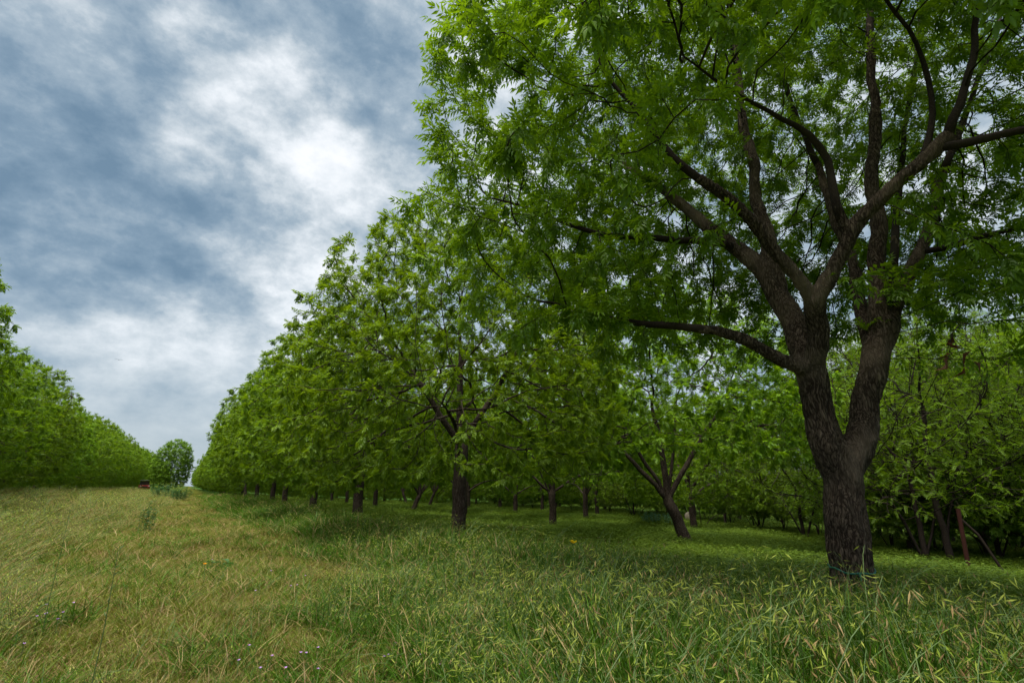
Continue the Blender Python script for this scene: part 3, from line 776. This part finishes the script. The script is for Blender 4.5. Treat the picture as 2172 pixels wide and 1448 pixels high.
dl_ = 'slender tree deeper in the wood behind the lime-green ones'
for px, F, k in ((1800, 21, 'lime'), (1690, 26, 'lime'), (1930, 22, 'lime'), (1600, 33, 'lime'), (2120, 21, 'lime'), (1530, 40, 'lime'), (1460, 47, 'lime'), (1340, 52, 'lime'), (1240, 58, 'lime'),
                 (1990, 25, 'wood'), (2150, 23, 'wood'), (2070, 29, 'wood'), (1890, 27, 'wood'), (1850, 30, 'lime_tall'), (1760, 33, 'wood'), (1650, 42, 'wood'), (1560, 50, 'wood'), (1470, 56, 'lime_tall'), (1390, 62, 'wood'), (1290, 68, 'wood'), (1180, 74, 'wood'), (1090, 80, 'wood'),
                 (2330, 20, 'wood'), (2480, 16, 'lime'), (2500, 22, 'wood'), (1010, 90, 'wood'), (940, 100, 'wood')):
    wood(k, 'locust_tree' if k.startswith('lime') else 'woodland_tree', px, F, dl_ if k.startswith('lime') else 'dark green leafy tree deep in the wood behind', DG if k.startswith('lime') else 'dark trees of the wood')
BG = 'bushes along the foot of the wood'
for px, F in ((1960, 19), (2060, 18), (2170, 17), (1870, 21), (1790, 25), (1720, 29), (1650, 32), (1590, 37), (1540, 43), (1490, 49), (1420, 54), (1360, 58), (1290, 62), (1210, 68), (1130, 74), (1060, 80), (2270, 16.5), (980, 88), (900, 100)):
    wood('brush', 'bush', px, F, 'shadowy green bush along the foot of the wood', BG, s=1.1)

# ------------------------------------------------------------------ grass: tufts built once, strewn over the ground
def blade(V, Fc, MI, mi, base, az, L_, wd, tilt, bend, seg=4, twist=0.0):
    d = np.array([math.cos(az), math.sin(az), 0]); s_ = np.array([-math.sin(az+twist), math.cos(az+twist), 0])
    p = np.array(base, float); th = tilt; b = len(V)
    for k in range(seg+1):
        w_ = wd*(1-(k/seg)**1.6)*.5+.0004
        if k < seg: V.extend([p-s_*w_, p+s_*w_])
        else: V.append(p)
        p = p+(d*math.sin(th)+np.array([0, 0, math.cos(th)]))*L_/seg
        th += bend/seg
    for k in range(seg-1):
        Fc.append((b+2*k, b+2*k+1, b+2*k+3, b+2*k+2)); MI.append(mi)
    Fc.append((b+2*seg-2, b+2*seg-1, b+2*seg)); MI.append(mi)
    return p
def spikelet(V, Fc, MI, mi, p, d, L_, wd):
    d = unit(d); s_ = np.cross(d, rng.normal(size=3)); s_ = unit(s_); u = np.cross(d, s_); b = len(V)
    V.extend([p, p+d*L_*.4+s_*wd*.5, p+d*L_, p+d*L_*.4-s_*wd*.5, p+d*L_*.4+u*wd*.3])
    for f in ((0, 1, 4), (1, 2, 4), (2, 3, 4), (3, 0, 4)): Fc.append(f and tuple(b+i for i in f)); MI.append(mi)
def tuft_obj(name, V, Fc, MI, mats, coll):
    me = mesh_from(name, V, faces=Fc, mats=mats, mat_idx=MI)
    o = bpy.data.objects.new(name, me); coll.objects.link(o); return o
def culm(V, Fc, MI, mst, msp, base, az, H, tilt, nod, nsp, spl=.041):
    """a flowering stem: thin stalk, nodding top, hanging flat spikelets"""
    d = np.array([math.cos(az), math.sin(az), 0]); p = np.array(base, float); th = tilt; seg = 8
    for k in range(seg):
        q = p+(d*math.sin(th)+np.array([0, 0, math.cos(th)]))*H/seg
        s_ = np.array([-math.sin(az+.6), math.cos(az+.6), 0])*.0016; b = len(V)
        V.extend([p-s_, p+s_, q+s_*.8, q-s_*.8]); Fc.append((b, b+1, b+2, b+3)); MI.append(mst)
        if k >= seg-4:
            for _ in range(max(1, nsp//4)):
                a2 = rng.uniform(0, 6.28); o_ = np.array([math.cos(a2), math.sin(a2), 0])
                u = rng.random(); st = p*(1-u)+q*u
                br = st+(d*math.sin(th)*.5+o_*.6+np.array([0, 0, .25]))*rng.uniform(.015, .05)
                b = len(V); e = s_*.5; V.extend([st-e, st+e, br]); Fc.append((b, b+1, b+2)); MI.append(mst)
                spikelet(V, Fc, MI, msp, br, d*.5*math.sin(th)+o_*.45+np.array([0, 0, -.55+rng.normal()*.35]), spl*rng.uniform(.7, 1.2), spl*.135)
        p = q; th += nod/seg*(0.35 if k < 4 else 1.9)
def coll(name): return bpy.data.collections.new(name)
def tuft_set(name, builder, n):
    c = coll(name)
    for k in range(n): builder('%s_%02d' % (name, k), c)
    return c
def b_tall(nm, c, mat='grass', hs=1.0, nb=13, straw=.11, wd=.0105):
    V, Fc, MI = [], [], []
    for _ in range(nb):
        r_ = rng.random()**.5*.09; a_ = rng.uniform(0, 6.28)
        blade(V, Fc, MI, 1 if rng.random() < straw else 0, (r_*math.cos(a_), r_*math.sin(a_), -.02), rng.uniform(0, 6.28), rng.uniform(.22, .62)*hs, wd*rng.uniform(.6, 1.3), rng.uniform(.02, .35), rng.uniform(.2, 1.7), seg=5, twist=rng.normal()*.8)
    tuft_obj(nm, V, Fc, MI, [M[mat], M['straw']], c)
def b_seed(nm, c, mat='grass', hs=1.0):
    V, Fc, MI = [], [], []
    for _ in range(7):
        r_ = rng.random()**.5*.06; a_ = rng.uniform(0, 6.28)
        blade(V, Fc, MI, 1 if rng.random() < .15 else 0, (r_*math.cos(a_), r_*math.sin(a_), -.02), rng.uniform(0, 6.28), rng.uniform(.25, .6)*hs, .0085*rng.uniform(.6, 1.2), rng.uniform(.02, .3), rng.uniform(.2, 1.5), seg=5)
    for _ in range(rng.integers(2, 4)):
        r_ = rng.random()**.5*.05; a_ = rng.uniform(0, 6.28)
        culm(V, Fc, MI, 2, 3 if rng.random() < .8 else 1, (r_*math.cos(a_), r_*math.sin(a_), -.02), rng.uniform(0, 6.28), rng.uniform(.55, .85)*hs, rng.uniform(.02, .22), rng.uniform(.9, 2.1), rng.integers(7, 12))
    tuft_obj(nm, V, Fc, MI, [M[mat], M['straw'], M['stalk'], M['spike']], c)
def b_lane(nm, c):
    V, Fc, MI = [], [], []
    for _ in range(24):
        r_ = rng.random()**.5*.12; a_ = rng.uniform(0, 6.28); dry = rng.random() < .42
        blade(V, Fc, MI, 1 if dry else 0, (r_*math.cos(a_), r_*math.sin(a_), -.01), rng.uniform(0, 6.28), rng.uniform(.05, .17), .0055*rng.uniform(.6, 1.3), rng.uniform(.3, 1.45) if dry else rng.uniform(.2, 1.25), rng.uniform(.2, 1.3), seg=3, twist=rng.normal()*.8)
    tuft_obj(nm, V, Fc, MI, [M['grass_path'], M['straw']], c)
def b_shade(nm, c):
    V, Fc, MI = [], [], []
    for _ in range(22):
        r_ = rng.random()**.5*.14; a_ = rng.uniform(0, 6.28)
        blade(V, Fc, MI, 1 if rng.random() < .04 else 0, (r_*math.cos(a_), r_*math.sin(a_), -.01), rng.uniform(0, 6.28), rng.uniform(.08, .28), .006*rng.uniform(.6, 1.4), rng.uniform(.05, .7), rng.uniform(.3, 1.4), seg=3, twist=rng.normal()*.8)
    for _ in range(4):
        r_ = rng.random()**.5*.14; a_ = rng.uniform(0, 6.28); h_ = rng.uniform(.08, .22)
        p_ = np.array([r_*math.cos(a_), r_*math.sin(a_), h_]); az = rng.uniform(0, 6.28)
        d_ = unit([math.cos(az), math.sin(az), rng.uniform(-.2, .6)]); up = unit(np.cross(np.cross(d_, [0, 0, 1]), d_))
        v_, t_ = leaflet4(p_, d_, np.cross(up, d_), up, rng.uniform(.03, .07), rng.uniform(.015, .03)); b = len(V)
        V.extend(v_); Fc.extend([tuple(b+i for i in q) for q in t_]); MI.extend([0]*len(t_))
    tuft_obj(nm, V, Fc, MI, [M['grass_shade'], M['straw']], c)
C_tall = tuft_set('tall_tuft', lambda n, c: b_tall(n, c), 6)
C_seed = tuft_set('seed_tuft', lambda n, c: b_seed(n, c), 6)
C_left = coll('meadow_tuft')
for k in range(5): b_tall('meadow_tuft_%02d' % k, C_left, 'grass_left', .95, 16, .22, .0065)
for k in range(3): b_seed('meadow_tuft_9%d' % k, C_left, 'grass_left', .80)
C_lane = tuft_set('lane_tuft', b_lane, 6)
C_shade = tuft_set('orchard_tuft', b_shade, 6)

def strew(name, P, rot, scl, idx, collection, label):
    me = bpy.data.meshes.new(name)
    me.vertices.add(len(P)); me.vertices.foreach_set('co', np.asarray(P, np.float32).ravel())
    for nm, ty, arr, key in (('rot', 'FLOAT_VECTOR', rot, 'vector'), ('scl', 'FLOAT_VECTOR', scl, 'vector'), ('idx', 'INT', idx, 'value')):
        a_ = me.attributes.new(nm, ty, 'POINT'); a_.data.foreach_set(key, np.asarray(arr, np.int32 if ty == 'INT' else np.float32).ravel())
    me.update()
    o = obj(name, me); tag(o, label, 'grass', None, 'stuff')
    ng = bpy.data.node_groups.new(name, 'GeometryNodeTree')
    ng.interface.new_socket('Geometry', in_out='INPUT', socket_type='NodeSocketGeometry')
    ng.interface.new_socket('Geometry', in_out='OUTPUT', socket_type='NodeSocketGeometry')
    N = ng.nodes; gi = N.new('NodeGroupInput'); go = N.new('NodeGroupOutput')
    ci = N.new('GeometryNodeCollectionInfo'); ci.inputs['Collection'].default_value = collection
    ci.inputs['Separate Children'].default_value = True; ci.inputs['Reset Children'].default_value = True
    ip = N.new('GeometryNodeInstanceOnPoints'); ip.inputs['Pick Instance'].default_value = True
    def na(nm, dt):
        q = N.new('GeometryNodeInputNamedAttribute'); q.data_type = dt; q.inputs['Name'].default_value = nm
        return [s for s in q.outputs if s.enabled and s.name == 'Attribute'][0]
    lk = ng.links.new
    lk(gi.outputs[0], ip.inputs['Points']); lk(ci.outputs[0], ip.inputs['Instance'])
    lk(na('idx', 'INT'), ip.inputs['Instance Index']); lk(na('rot', 'FLOAT_VECTOR'), ip.inputs['Rotation']); lk(na('scl', 'FLOAT_VECTOR'), ip.inputs['Scale'])
    lk(ip.outputs[0], go.inputs[0])
    md = o.modifiers.new('strew', 'NODES'); md.node_group = ng
    return o

def polar(n, r0, r1, a0=rad(-28), a1=rad(92)):
    r = np.exp(rng.uniform(math.log(r0), math.log(r1), n)); a_ = rng.uniform(a0, a1, n)
    return r*np.sin(a_), r*np.cos(a_), r
def lane_r(y): return .75+1.4*sstep(y, 0.5, 9)-1.3*sstep(y, 13, 38)      # right edge of the mown lane
def lane_l(y): return -1.1-.8*sstep(y, 4, 12)+1.3*sstep(y, 15, 40)
def wob(x, y): return .35*np.sin(x*1.7+y*.9)+.3*np.sin(y*1.3-x*.6+1)+.2*np.sin(y*3.1+x*2.3)
def do(name, n, r0, r1, collection, nvar, test, height, label, spread=14.0, smax=5.0):
    x, y, r = polar(n, r0, r1); m = test(x, y, r); x, y, r = x[m], y[m], r[m]; k = len(x)
    sp = np.minimum(1+r/spread, smax)
    hh = height(x, y, r)*rng.uniform(.7, 1.2, k)
    scl = np.stack([sp*hh**.5, sp*hh**.5, hh], 1)
    rot = np.stack([rng.normal(size=k)*.10, rng.normal(size=k)*.10, rng.uniform(0, 6.28, k)], 1)
    P = np.stack([x, y, gz(x, y)], 1)
    print('GRASS', name, k)
    strew(name, P, rot, scl, rng.integers(0, nvar, k), collection, label)
def right_tall(x, y, r): return (x+wob(x, y)*.8 > lane_r(y)) & (x < 5.6+.9*(np.hypot(x-ROW_X, y-Y0) < 1.6)+wob(x, y)*.8) & (r > 1.15)
def clump(x, y): return .5+.5*np.sin(x*2.1+1.3*np.sin(y*1.1))*np.sin(y*1.7+1.1*np.sin(x*1.3))
do('tall_grass', 60000, 1.1, 80, C_tall, 6, right_tall, lambda x, y, r: (.80+.42*clump(x, y)-.30*sstep(x, 4.2, 5.8)+.16*(1-sstep(r, 2, 5)))*(.5+.5*sstep(x-lane_r(y), -.1, 1.6)), 'tall green grass right of the lane, along the front row of trees')
do('seed_grass', 60000, 1.1, 70, C_seed, 6, lambda x, y, r: right_tall(x, y, r) & (rng.random(len(x)) < (.07+.36*clump(x*.7+3, y*.7))*(1-.55*sstep(r, 4, 14))), lambda x, y, r: (.98+.25*clump(x, y)-.32*sstep(x, 4.2, 5.8)+.14*(1-sstep(r, 2, 5)))*(.6+.4*sstep(x-lane_r(y), -.1, 1.6)), 'tall flowering grass with pale nodding seed heads')
do('meadow_grass', 110000, 2.5, 110, C_left, 8, lambda x, y, r: (x+wob(x, y)*.5 < lane_l(y)) & (x > -16), lambda x, y, r: (.84+.40*clump(x, y))*(.55+.45*sstep(lane_l(y)-x, -.1, 1.6)), 'rough meadow grass on the bank left of the lane')
do('lane_grass', 90000, 1.6, 90, C_lane, 6, lambda x, y, r: (x+wob(x, y)*.5 < lane_r(y)+.5) & (x+wob(x, y)*.5 > lane_l(y)-.4), lambda x, y, r: .85+.5*clump(x*1.3, y*1.3), 'short yellowish grass with dry straw in the trodden lane')
do('lane_tuft_grass', 18000, 2.0, 50, C_tall, 6, lambda x, y, r: (x+wob(x, y)*.5 < lane_r(y)+.1) & (x+wob(x, y)*.5 > lane_l(y)) & (clump(x*1.9+5, y*1.9) > .55), lambda x, y, r: .36+.22*clump(x, y), 'scattered darker grass tufts in the trodden lane')
do('lane_seed_grass', 26000, 1.8, 50, C_left, 8, lambda x, y, r: (x+wob(x, y)*.5 < lane_r(y)+.3) & (x+wob(x, y)*.5 > lane_l(y)-.2) & (rng.random(len(x)) < .30), lambda x, y, r: .30+.26*clump(x*1.5, y*1.5), 'thin wispy grass growing through the trodden lane')
do('orchard_grass', 70000, 4.0, 110, C_shade, 6, lambda x, y, r: (x > 4.8+wob(x, y)*.6), lambda x, y, r: .9+.5*clump(x*.6, y*.6), 'shaded green grass and weeds under the orchard trees')

# ------------------------------------------------------------------ small things
def gpx(px, F, dy=0): 
    p = at(px, 1030, F); return np.array(gp(p[0], p[1]))
# rusty post with its dark brace
g = np.random.default_rng(77)
pb = at(2052, 1198, 13.3); pb = np.array(gp(pb[0], pb[1]))
post = empty('fence_post', tuple(pb), 'rusty leaning steel post with a dark slanted brace, at the edge of the wood', 'post')
ptop = at(2032, 1078, 13.3)-pb
t_ = Tubes(); t_.add([np.array([0, 0, -.2]), ptop*.5, ptop], [.048, .047, .046], 14)
obj('post', mesh_from('post', t_.v, faces=t_.f, mats=[M['rust']]), post)
bend = at(2130, 1205, 12.9)-pb
t_ = Tubes(); t_.add([ptop*.86, .55*ptop+.45*bend, bend+np.array([0, 0, -.15])], [.028, .030, .032], 10)
br = obj('brace', mesh_from('brace', t_.v, faces=t_.f, mats=[M['char']]), post); br['label'] = 'dark slanted brace of the rusty post'
# cord tied round the big trunk
cz_ = float(at(1800, 1203, BF)[2]); c0 = B.P[min(tr, key=lambda k: abs(B.P[k][2]-cz_))]; cr = B.r[min(tr, key=lambda k: abs(B.P[k][2]-cz_))]+.016
from mathutils.bvhtree import BVHTree
_tm = [o for o in big.children if o.name.startswith('trunk')][0].data
_bv = BVHTree.FromPolygons([v.co[:] for v in _tm.vertices], [p.vertices[:] for p in _tm.polygons])
pts = []
for a_ in np.linspace(0, 2*math.pi, 65):
    zz = cz_-base[2]+.03*math.sin(a_+.6)+.008*math.sin(5*a_)
    dv_ = Vector((math.cos(a_), math.sin(a_), 0)); o_ = Vector((c0[0]-base[0], c0[1]-base[1], zz))+dv_*1.2
    hit = _bv.ray_cast(o_, -dv_)[0]
    rr_ = (hit-Vector((c0[0]-base[0], c0[1]-base[1], zz))).length if hit else cr
    pts.append((a_, zz, rr_))
_rr = np.array([p[2] for p in pts]); _rr = np.maximum(_rr, np.convolve(np.concatenate([_rr[-6:-1], _rr, _rr[1:6]]), np.ones(11)/11, 'valid'))+.005
pts = [np.array([c0[0]+math.cos(a_)*q, c0[1]+math.sin(a_)*q, base[2]+zz]) for (a_, zz, _), q in zip(pts, _rr)]
t_ = Tubes(); t_.add(pts, [.0085]*len(pts), 7)
kn = pts[40]; t_.add([kn, kn+unit(kn-c0)*.02+[0, 0, -.05], kn+unit(kn-c0)*.03+[0, 0, -.13]], [.010, .008, .006], 6)
cb = empty('cord', tuple(c0), 'thin green cord tied round the foot of the big trunk', 'cord')
obj('loop', mesh_from('loop', rel(t_.v, c0), faces=t_.f, mats=[M['cord']], smooth=True), cb)

# off-road vehicle at the far end of the lane
def box(V, F_, c, s, taper=(1, 1), rnd=.0):
    b = len(V); cx, cy, cz = c; sx, sy, sz = [q/2 for q in s]
    for zz, k in ((-sz, 1), (sz, 0)):
        tx, ty = (1, 1) if k else taper
        for (ux, uy) in ((-1, -1), (1, -1), (1, 1), (-1, 1)): V.append((cx+ux*sx*tx, cy+uy*sy*ty, cz+zz))
    F_.extend([tuple(b+i for i in q) for q in ((3, 2, 1, 0), (4, 5, 6, 7), (0, 1, 5, 4), (1, 2, 6, 5), (2, 3, 7, 6), (3, 0, 4, 7))])
def part(name, parent, mat, boxes=(), tubes=(), label=None, bevel=.03):
    V, F_ = [], []
    for bx in boxes: box(V, F_, *bx)
    if tubes:
        t_ = Tubes()
        for tt in tubes: t_.add(*tt)
        off = len(V); V += [tuple(p) for p in t_.v]; F_ += [tuple(off+i for i in q) for q in t_.f]
    o = obj(name, mesh_from(name, V, faces=F_, mats=[M[mat]]), parent)
    if bevel:
        bm_ = o.modifiers.new('bevel', 'BEVEL'); bm_.width = bevel; bm_.segments = 2; bm_.limit_method = 'ANGLE'
    if label: o['label'] = label
    return o
vp = gpx(306, 88)
veh = empty('utility_vehicle', tuple(vp), 'small red open utility vehicle with dark roof, far off in the lane', 'vehicle', None, rad(6))
part('body', veh, 'red', [((0, -1.0, .72), (1.5, .8, .42), (.86, .85)), ((0, .95, .75), (1.5, 1.2, .40), (.96, .96)), ((0, 0, .5), (1.35, 2.6, .2))])
part('grille', veh, 'black', [((0, -1.405, .68), (.8, .05, .2))], bevel=.01)
part('seat', veh, 'black', [((0, .15, .75), (1.2, .5, .18)), ((0, .42, 1.05), (1.2, .14, .5))])
part('windscreen', veh, 'glass', [((0, -.52, 1.28), (1.2, .03, .62), (.94, 1))], bevel=0)
part('roof', veh, 'black', [((0, 0, 1.72), (1.35, 1.4, .08), (.94, .94))])
cage = []
for sx in (-.62, .62):
    cage += [([(sx, -.62, .9), (sx*.95, -.48, 1.7)], [.03, .03], 8), ([(sx, .55, .9), (sx*.95, .5, 1.7)], [.03, .03], 8), ([(sx*.95, -.48, 1.7), (sx*.95, .5, 1.7)], [.03, .03], 8)]
cage += [([(-.59, -.48, 1.7), (.59, -.48, 1.7)], [.03, .03], 8), ([(-.59, .5, 1.7), (.59, .5, 1.7)], [.03, .03], 8)]
part('roll_cage', veh, 'black', tubes=cage, bevel=0)
for sx in (-1, 1):
    part('headlight', veh, 'lamp', [((sx*.58, -1.40, .80), (.24, .05, .12))], bevel=.015)
    for sy in (-.95, .95):
        wv_, wf_ = [], []
        t_ = Tubes(); t_.add([(sx*.56, sy, .32), (sx*.60, sy, .32), (sx*.76, sy, .32), (sx*.80, sy, .32)], [.27, .32, .32, .27], 20)
        wh = obj('wheel', mesh_from('wheel', t_.v, faces=t_.f, mats=[M['rubber']]), veh)
        t_ = Tubes(); t_.add([(sx*.795, sy, .32), (sx*.815, sy, .32)], [.17, .14], 16)
        obj('rim', mesh_from('rim', t_.v, faces=t_.f, mats=[M['chrome']]), wh)

# broad-leaved weeds and shrubs standing in the grass
def weed(name, loc, H, nst, nl, mat, label, cat, group=None, leaf=(.06, .03), spreadr=.2, seed=1, heads=False):
    g = np.random.default_rng(seed); e = empty(name, tuple(loc), label, cat, group); st = Tubes(); lp, ld = [], []
    tips = []
    for _ in range(nst):
        a_ = g.uniform(0, 6.28); q = g.random()**.5*spreadr
        b0 = np.array([q*math.cos(a_), q*math.sin(a_), -.04]); tp = b0*1.4+np.array([g.normal()*.08*H, g.normal()*.08*H, H*g.uniform(.65, 1.1)])
        m_ = .5*(b0+tp)+g.normal(size=3)*.03*H
        st.add([b0, m_, tp], [.006*H**.5, .005*H**.5, .003], 5); tips.append(tp)
        for k in range(nl):
            u = g.uniform(.15, 1.0); p = (1-u)**2*b0+2*u*(1-u)*m_+u*u*tp
            an = g.uniform(0, 6.28); lp.append(p); ld.append([math.cos(an), math.sin(an), g.uniform(-.3, .7)])
    obj('stem', mesh_from('stem', st.v, faces=st.f, mats=[M['stalk']]), e)
    tmp_ = [tuple(map(np.array, leaflet(np.zeros(3), np.array([1.0, 0, 0]), np.array([0, 1.0, 0]), np.array([0, 0, 1.0]), leaf[0], leaf[1], .15, .3)))]
    V, T, ti = place_leaves(tmp_, np.array(lp), np.array(ld), g.uniform(.6, 1.4, len(lp)), g)
    V = [tuple(p) for p in V]; T = [tuple(map(int, q)) for q in T]; MI = [0]*len(T)
    if heads:
        for tp in tips:
            for _ in range(9): spikelet(V, T, MI, 1, tp+g.normal(size=3)*.05, g.normal(size=3)+[0, 0, 1], .08, .03)
    obj('leaves', mesh_from('leaves', V, faces=T, mats=[M[mat], M['spike']], mat_idx=MI, tint=g.random(len(V))), e)
    return e
weed('leafy_weed', gpx(322, 16.5), .95, 9, 26, 'leaf_weed', 'upright leafy weed standing in the grass on the left bank', 'weed', None, (.09, .045), .22, 3)
weed('broadleaf_weed', gpx(490, 9.2), .22, 6, 7, 'leaf_weed', 'small low broad-leaved weed in the middle of the lane', 'weed', None, (.11, .08), .10, 4)
weed('weed_clump', gpx(368, 52), 1.5, 60, 26, 'leaf_weed', 'thick clump of tall weeds with pale tops before the lone tree', 'weeds', None, (.16, .07), 1.3, 5, True)
weed('weed_clump', gpx(392, 48), 1.15, 30, 24, 'leaf_weed', 'smaller weed clump beside the lane, to the right of the thick one', 'weeds', None, (.15, .06), .7, 6, True)
weed('weed_clump', gpx(340, 58), 1.5, 14, 24, 'leaf_weed', 'narrow dark weed clump left of the thick one before the lone tree', 'weeds', None, (.16, .07), .45, 7)
weed('bluish_shrub', gpx(1395, 36), .75, 70, 34, 'leaf_teal', 'low blue-green mound of leaves at the far side of the shaded grass', 'shrub', None, (.09, .05), 1.0, 8)

# pale stone and a bare sapling before the far brush
e = gpx(1455, 43)
V = []; F_ = []
import bmesh
bm = bmesh.new(); bmesh.ops.create_icosphere(bm, subdivisions=4, radius=.33)
for v_ in bm.verts:
    n_ = mnoise.noise(v_.co*2.2)*.22+mnoise.noise(v_.co*6)*.06; v_.co = v_.co*(1+n_); v_.co.z *= 1.15; v_.co.x *= .9
me = bpy.data.meshes.new('boulder'); bm.to_mesh(me); bm.free(); me.materials.append(M['stone']); me.polygons.foreach_set('use_smooth', np.ones(len(me.polygons), bool))
o = obj('boulder', me, loc=(e[0], e[1], e[2]+.75)); tag(o, 'pale pinkish stone showing beside the leaning trunk, in front of the brush', 'stone')
o.location.z = e[2]+.45
sp_ = gpx(1480, 38)
t_ = Tubes(); hgt = 2.6
t_.add([(0, 0, -.1), lean(.04, .9), lean(.12, 1.8), lean(.22, 2.6)], [.035, .03, .024, .012], 8); t_.add([lean(.07, 1.2), lean(-.15, 1.7), lean(-.3, 2.3)], [.014, .01, .005], 6); t_.add([lean(.13, 1.9), lean(.4, 2.4)], [.011, .004], 6)
tag(obj('sapling', mesh_from('sapling', t_.v, faces=t_.f, mats=[M['bark_pale']], smooth=True), loc=tuple(sp_)), 'bare pale sapling stem before the dark brush', 'sapling')
t_ = Tubes(); dbp = gpx(1512, 37)
t_.add([lean(.9, .05), lean(.4, .6), lean(-.2, .95), lean(-.9, .9)], [.03, .028, .022, .01], 7); t_.add([lean(.1, .75), lean(.5, 1.25)], [.015, .006], 6); t_.add([lean(-.2, .95), lean(.1, .1)], [.014, .012], 6)
tag(obj('dead_branch', mesh_from('dead_branch', t_.v, faces=t_.f, mats=[M['bark_pale']], smooth=True), loc=tuple(dbp)), 'fallen bare grey branch lying before the dark brush', 'branch')

# flowers
def flower(name, loc, H, rp, npet, mat, label, cat, group=None, seed=1, tiltv=.3, head=.01):
    g = np.random.default_rng(seed); e = empty(name, tuple(loc), label, cat, group)
    t_ = Tubes(); tp = np.array([g.normal()*.015*H, g.normal()*.015*H, H]); t_.add([(0, 0, -.02), tp*.5+g.normal(size=3)*.01, tp], [.0025, .002, .002], 5)
    obj('stem', mesh_from('stem', t_.v, faces=t_.f, mats=[M['stalk']]), e)
    V, T = [], []
    for k in range(npet):
        a_ = k*2*math.pi/npet+g.normal()*.1; d = unit([math.cos(a_), math.sin(a_), tiltv+g.normal()*.1]); up = unit(np.cross(np.cross(d, [0, 0, 1.0]), d)); sd_ = np.cross(up, d)
        b = len(V); c = tp
        V += [c, c+d*rp*.55+sd_*rp*.38, c+d*rp*.95+sd_*rp*.2+up*rp*.1, c+d*rp*.95-sd_*rp*.2+up*rp*.1, c+d*rp*.55-sd_*rp*.38]
        T += [(b, b+1, b+2), (b, b+2, b+3), (b, b+3, b+4)]
    obj('petals', mesh_from('petals', V, tris=T, mats=[M[mat]], tint=g.random(len(V))), e)
    return e
fp = at(1208, 1158, 5.6); fg = np.array(gp(fp[0], fp[1]))
flower('yellow_flower', fg, float(fp[2]-fg[2])+.03, .05, 5, 'yellow', 'single bright yellow flower standing above the grass tops', 'flower', None, 3, .7)
fp = at(435, 1196, 6.9); fg = np.array(gp(fp[0], fp[1]))
flower('orange_flower', fg, max(.2, float(fp[2]-fg[2])), .03, 5, 'orange', 'small orange-yellow flower low in the lane grass', 'flower', None, 4, .6)
PUR = [(100, 1300), (80, 1306), (95, 1302), (122, 1312), (98, 1282), (156, 1278), (133, 1298), (450, 1186), (615, 1242), (630, 1240), (575, 1210), (648, 1220), (530, 1368), (505, 1400), (578, 1390), (637, 1383), (650, 1384), (675, 1373), (553, 1416), (607, 1416), (676, 1418), (815, 1392), (825, 1387), (840, 1363), (893, 1388), (922, 1392), (932, 1409), (875, 1378), (910, 1324), (52, 1364), (542, 1252), (1040, 1330)]
for k, (px, py) in enumerate(PUR):
    hh = .20; d = ray(px, py)
    x_, y_ = (d*((hh-CAM_Z)/d[2]))[:2]
    for _ in range(6):
        zt = float(gz(x_, y_))+hh; x_, y_ = (d*((zt-CAM_Z)/d[2]))[:2]
    flower('lilac_flower', gp(x_, y_), hh, .013, 5, 'lilac', 'tiny lilac wildflower low in the lane grass', 'flower', 'lilac wildflowers in the lane', 100+k, .5)
# tall single stems close to the camera
def stem_plant(px, pyt, F, label, seed, H=None, mat='stalk', leaves=True, head='spray'):
    g = np.random.default_rng(seed); tp = at(px, pyt, F); b0 = np.array(gp(tp[0], tp[1])); e = empty('grass_stalk', tuple(b0), label, 'grass stalk', None)
    tp = tp-b0; t_ = Tubes(); t_.add([(0, 0, -.03), tp*.35+g.normal(size=3)*.006, tp*.7+g.normal(size=3)*.006, tp], [.0032, .0028, .0022, .0012], 6)
    obj('stem', mesh_from('stem', t_.v, faces=t_.f, mats=[M[mat]]), e)
    V, F_, MI = [], [], []
    for k in range(7): 
        an = g.uniform(0, 6.28); blade(V, F_, MI, 0, (0, 0, g.uniform(-.02, .12)), an, g.uniform(.2, .45), .008, g.uniform(.2, .6), g.uniform(.3, 1.2), seg=6)
    obj('leaves', mesh_from('leaves', V, faces=F_, mats=[M['grass']]), e)
    V, F_, MI = [], [], []
    for k in range(6):
        u = 1-.32*k/6; a_ = g.uniform(0, 6.28); p = tp*u
        for q in range(2 if k else 4):
            spikelet(V, F_, MI, 0, p, [math.cos(a_+q*3), math.sin(a_+q*3), .9 if head == 'spray' else 1.6], .03, .006)
    obj('seed_head', mesh_from('seed_head', V, faces=F_, mats=[M['spike' if head == 'pale' else 'stalk']]), e)
stem_plant(251, 1165, 2.6, 'tall thin dark stalk rising from the lane grass near the camera', 9)
stem_plant(148, 1085, 4.8, 'thin upright green stalk in the meadow grass at the left', 10)
stem_plant(1600, 1172, 3.2, 'tall pale-headed stalk in front of the shaded grass, left of the big trunk', 12, head='pale')
# a bird, far off over the row
bp_ = at(252, 763, 85)
bd = empty('bird', tuple(bp_), 'tiny dark bird gliding far off in the grey sky', 'bird')
V = [(0, -.2, 0), (.05, -.08, .02), (-.05, -.08, .02), (.06, .05, .03), (-.06, .05, .03), (0, .0, -.06), (0, .28, 0), (.07, .3, 0), (-.07, .3, 0),
     (.32, -.04, .10), (.62, .06, .06), (.30, .10, .09), (-.32, -.04, .10), (-.62, .06, .06), (-.30, .10, .09)]
F_ = [(0, 1, 2), (1, 3, 4, 2), (3, 6, 4), (0, 5, 1), (0, 2, 5), (1, 5, 3), (2, 4, 5), (3, 5, 6), (4, 6, 5), (6, 7, 8), (1, 9, 11, 3), (9, 10, 11), (2, 4, 14, 12), (12, 14, 13)]
obj('body', mesh_from('body', V, faces=F_, mats=[M['feather']]), bd)
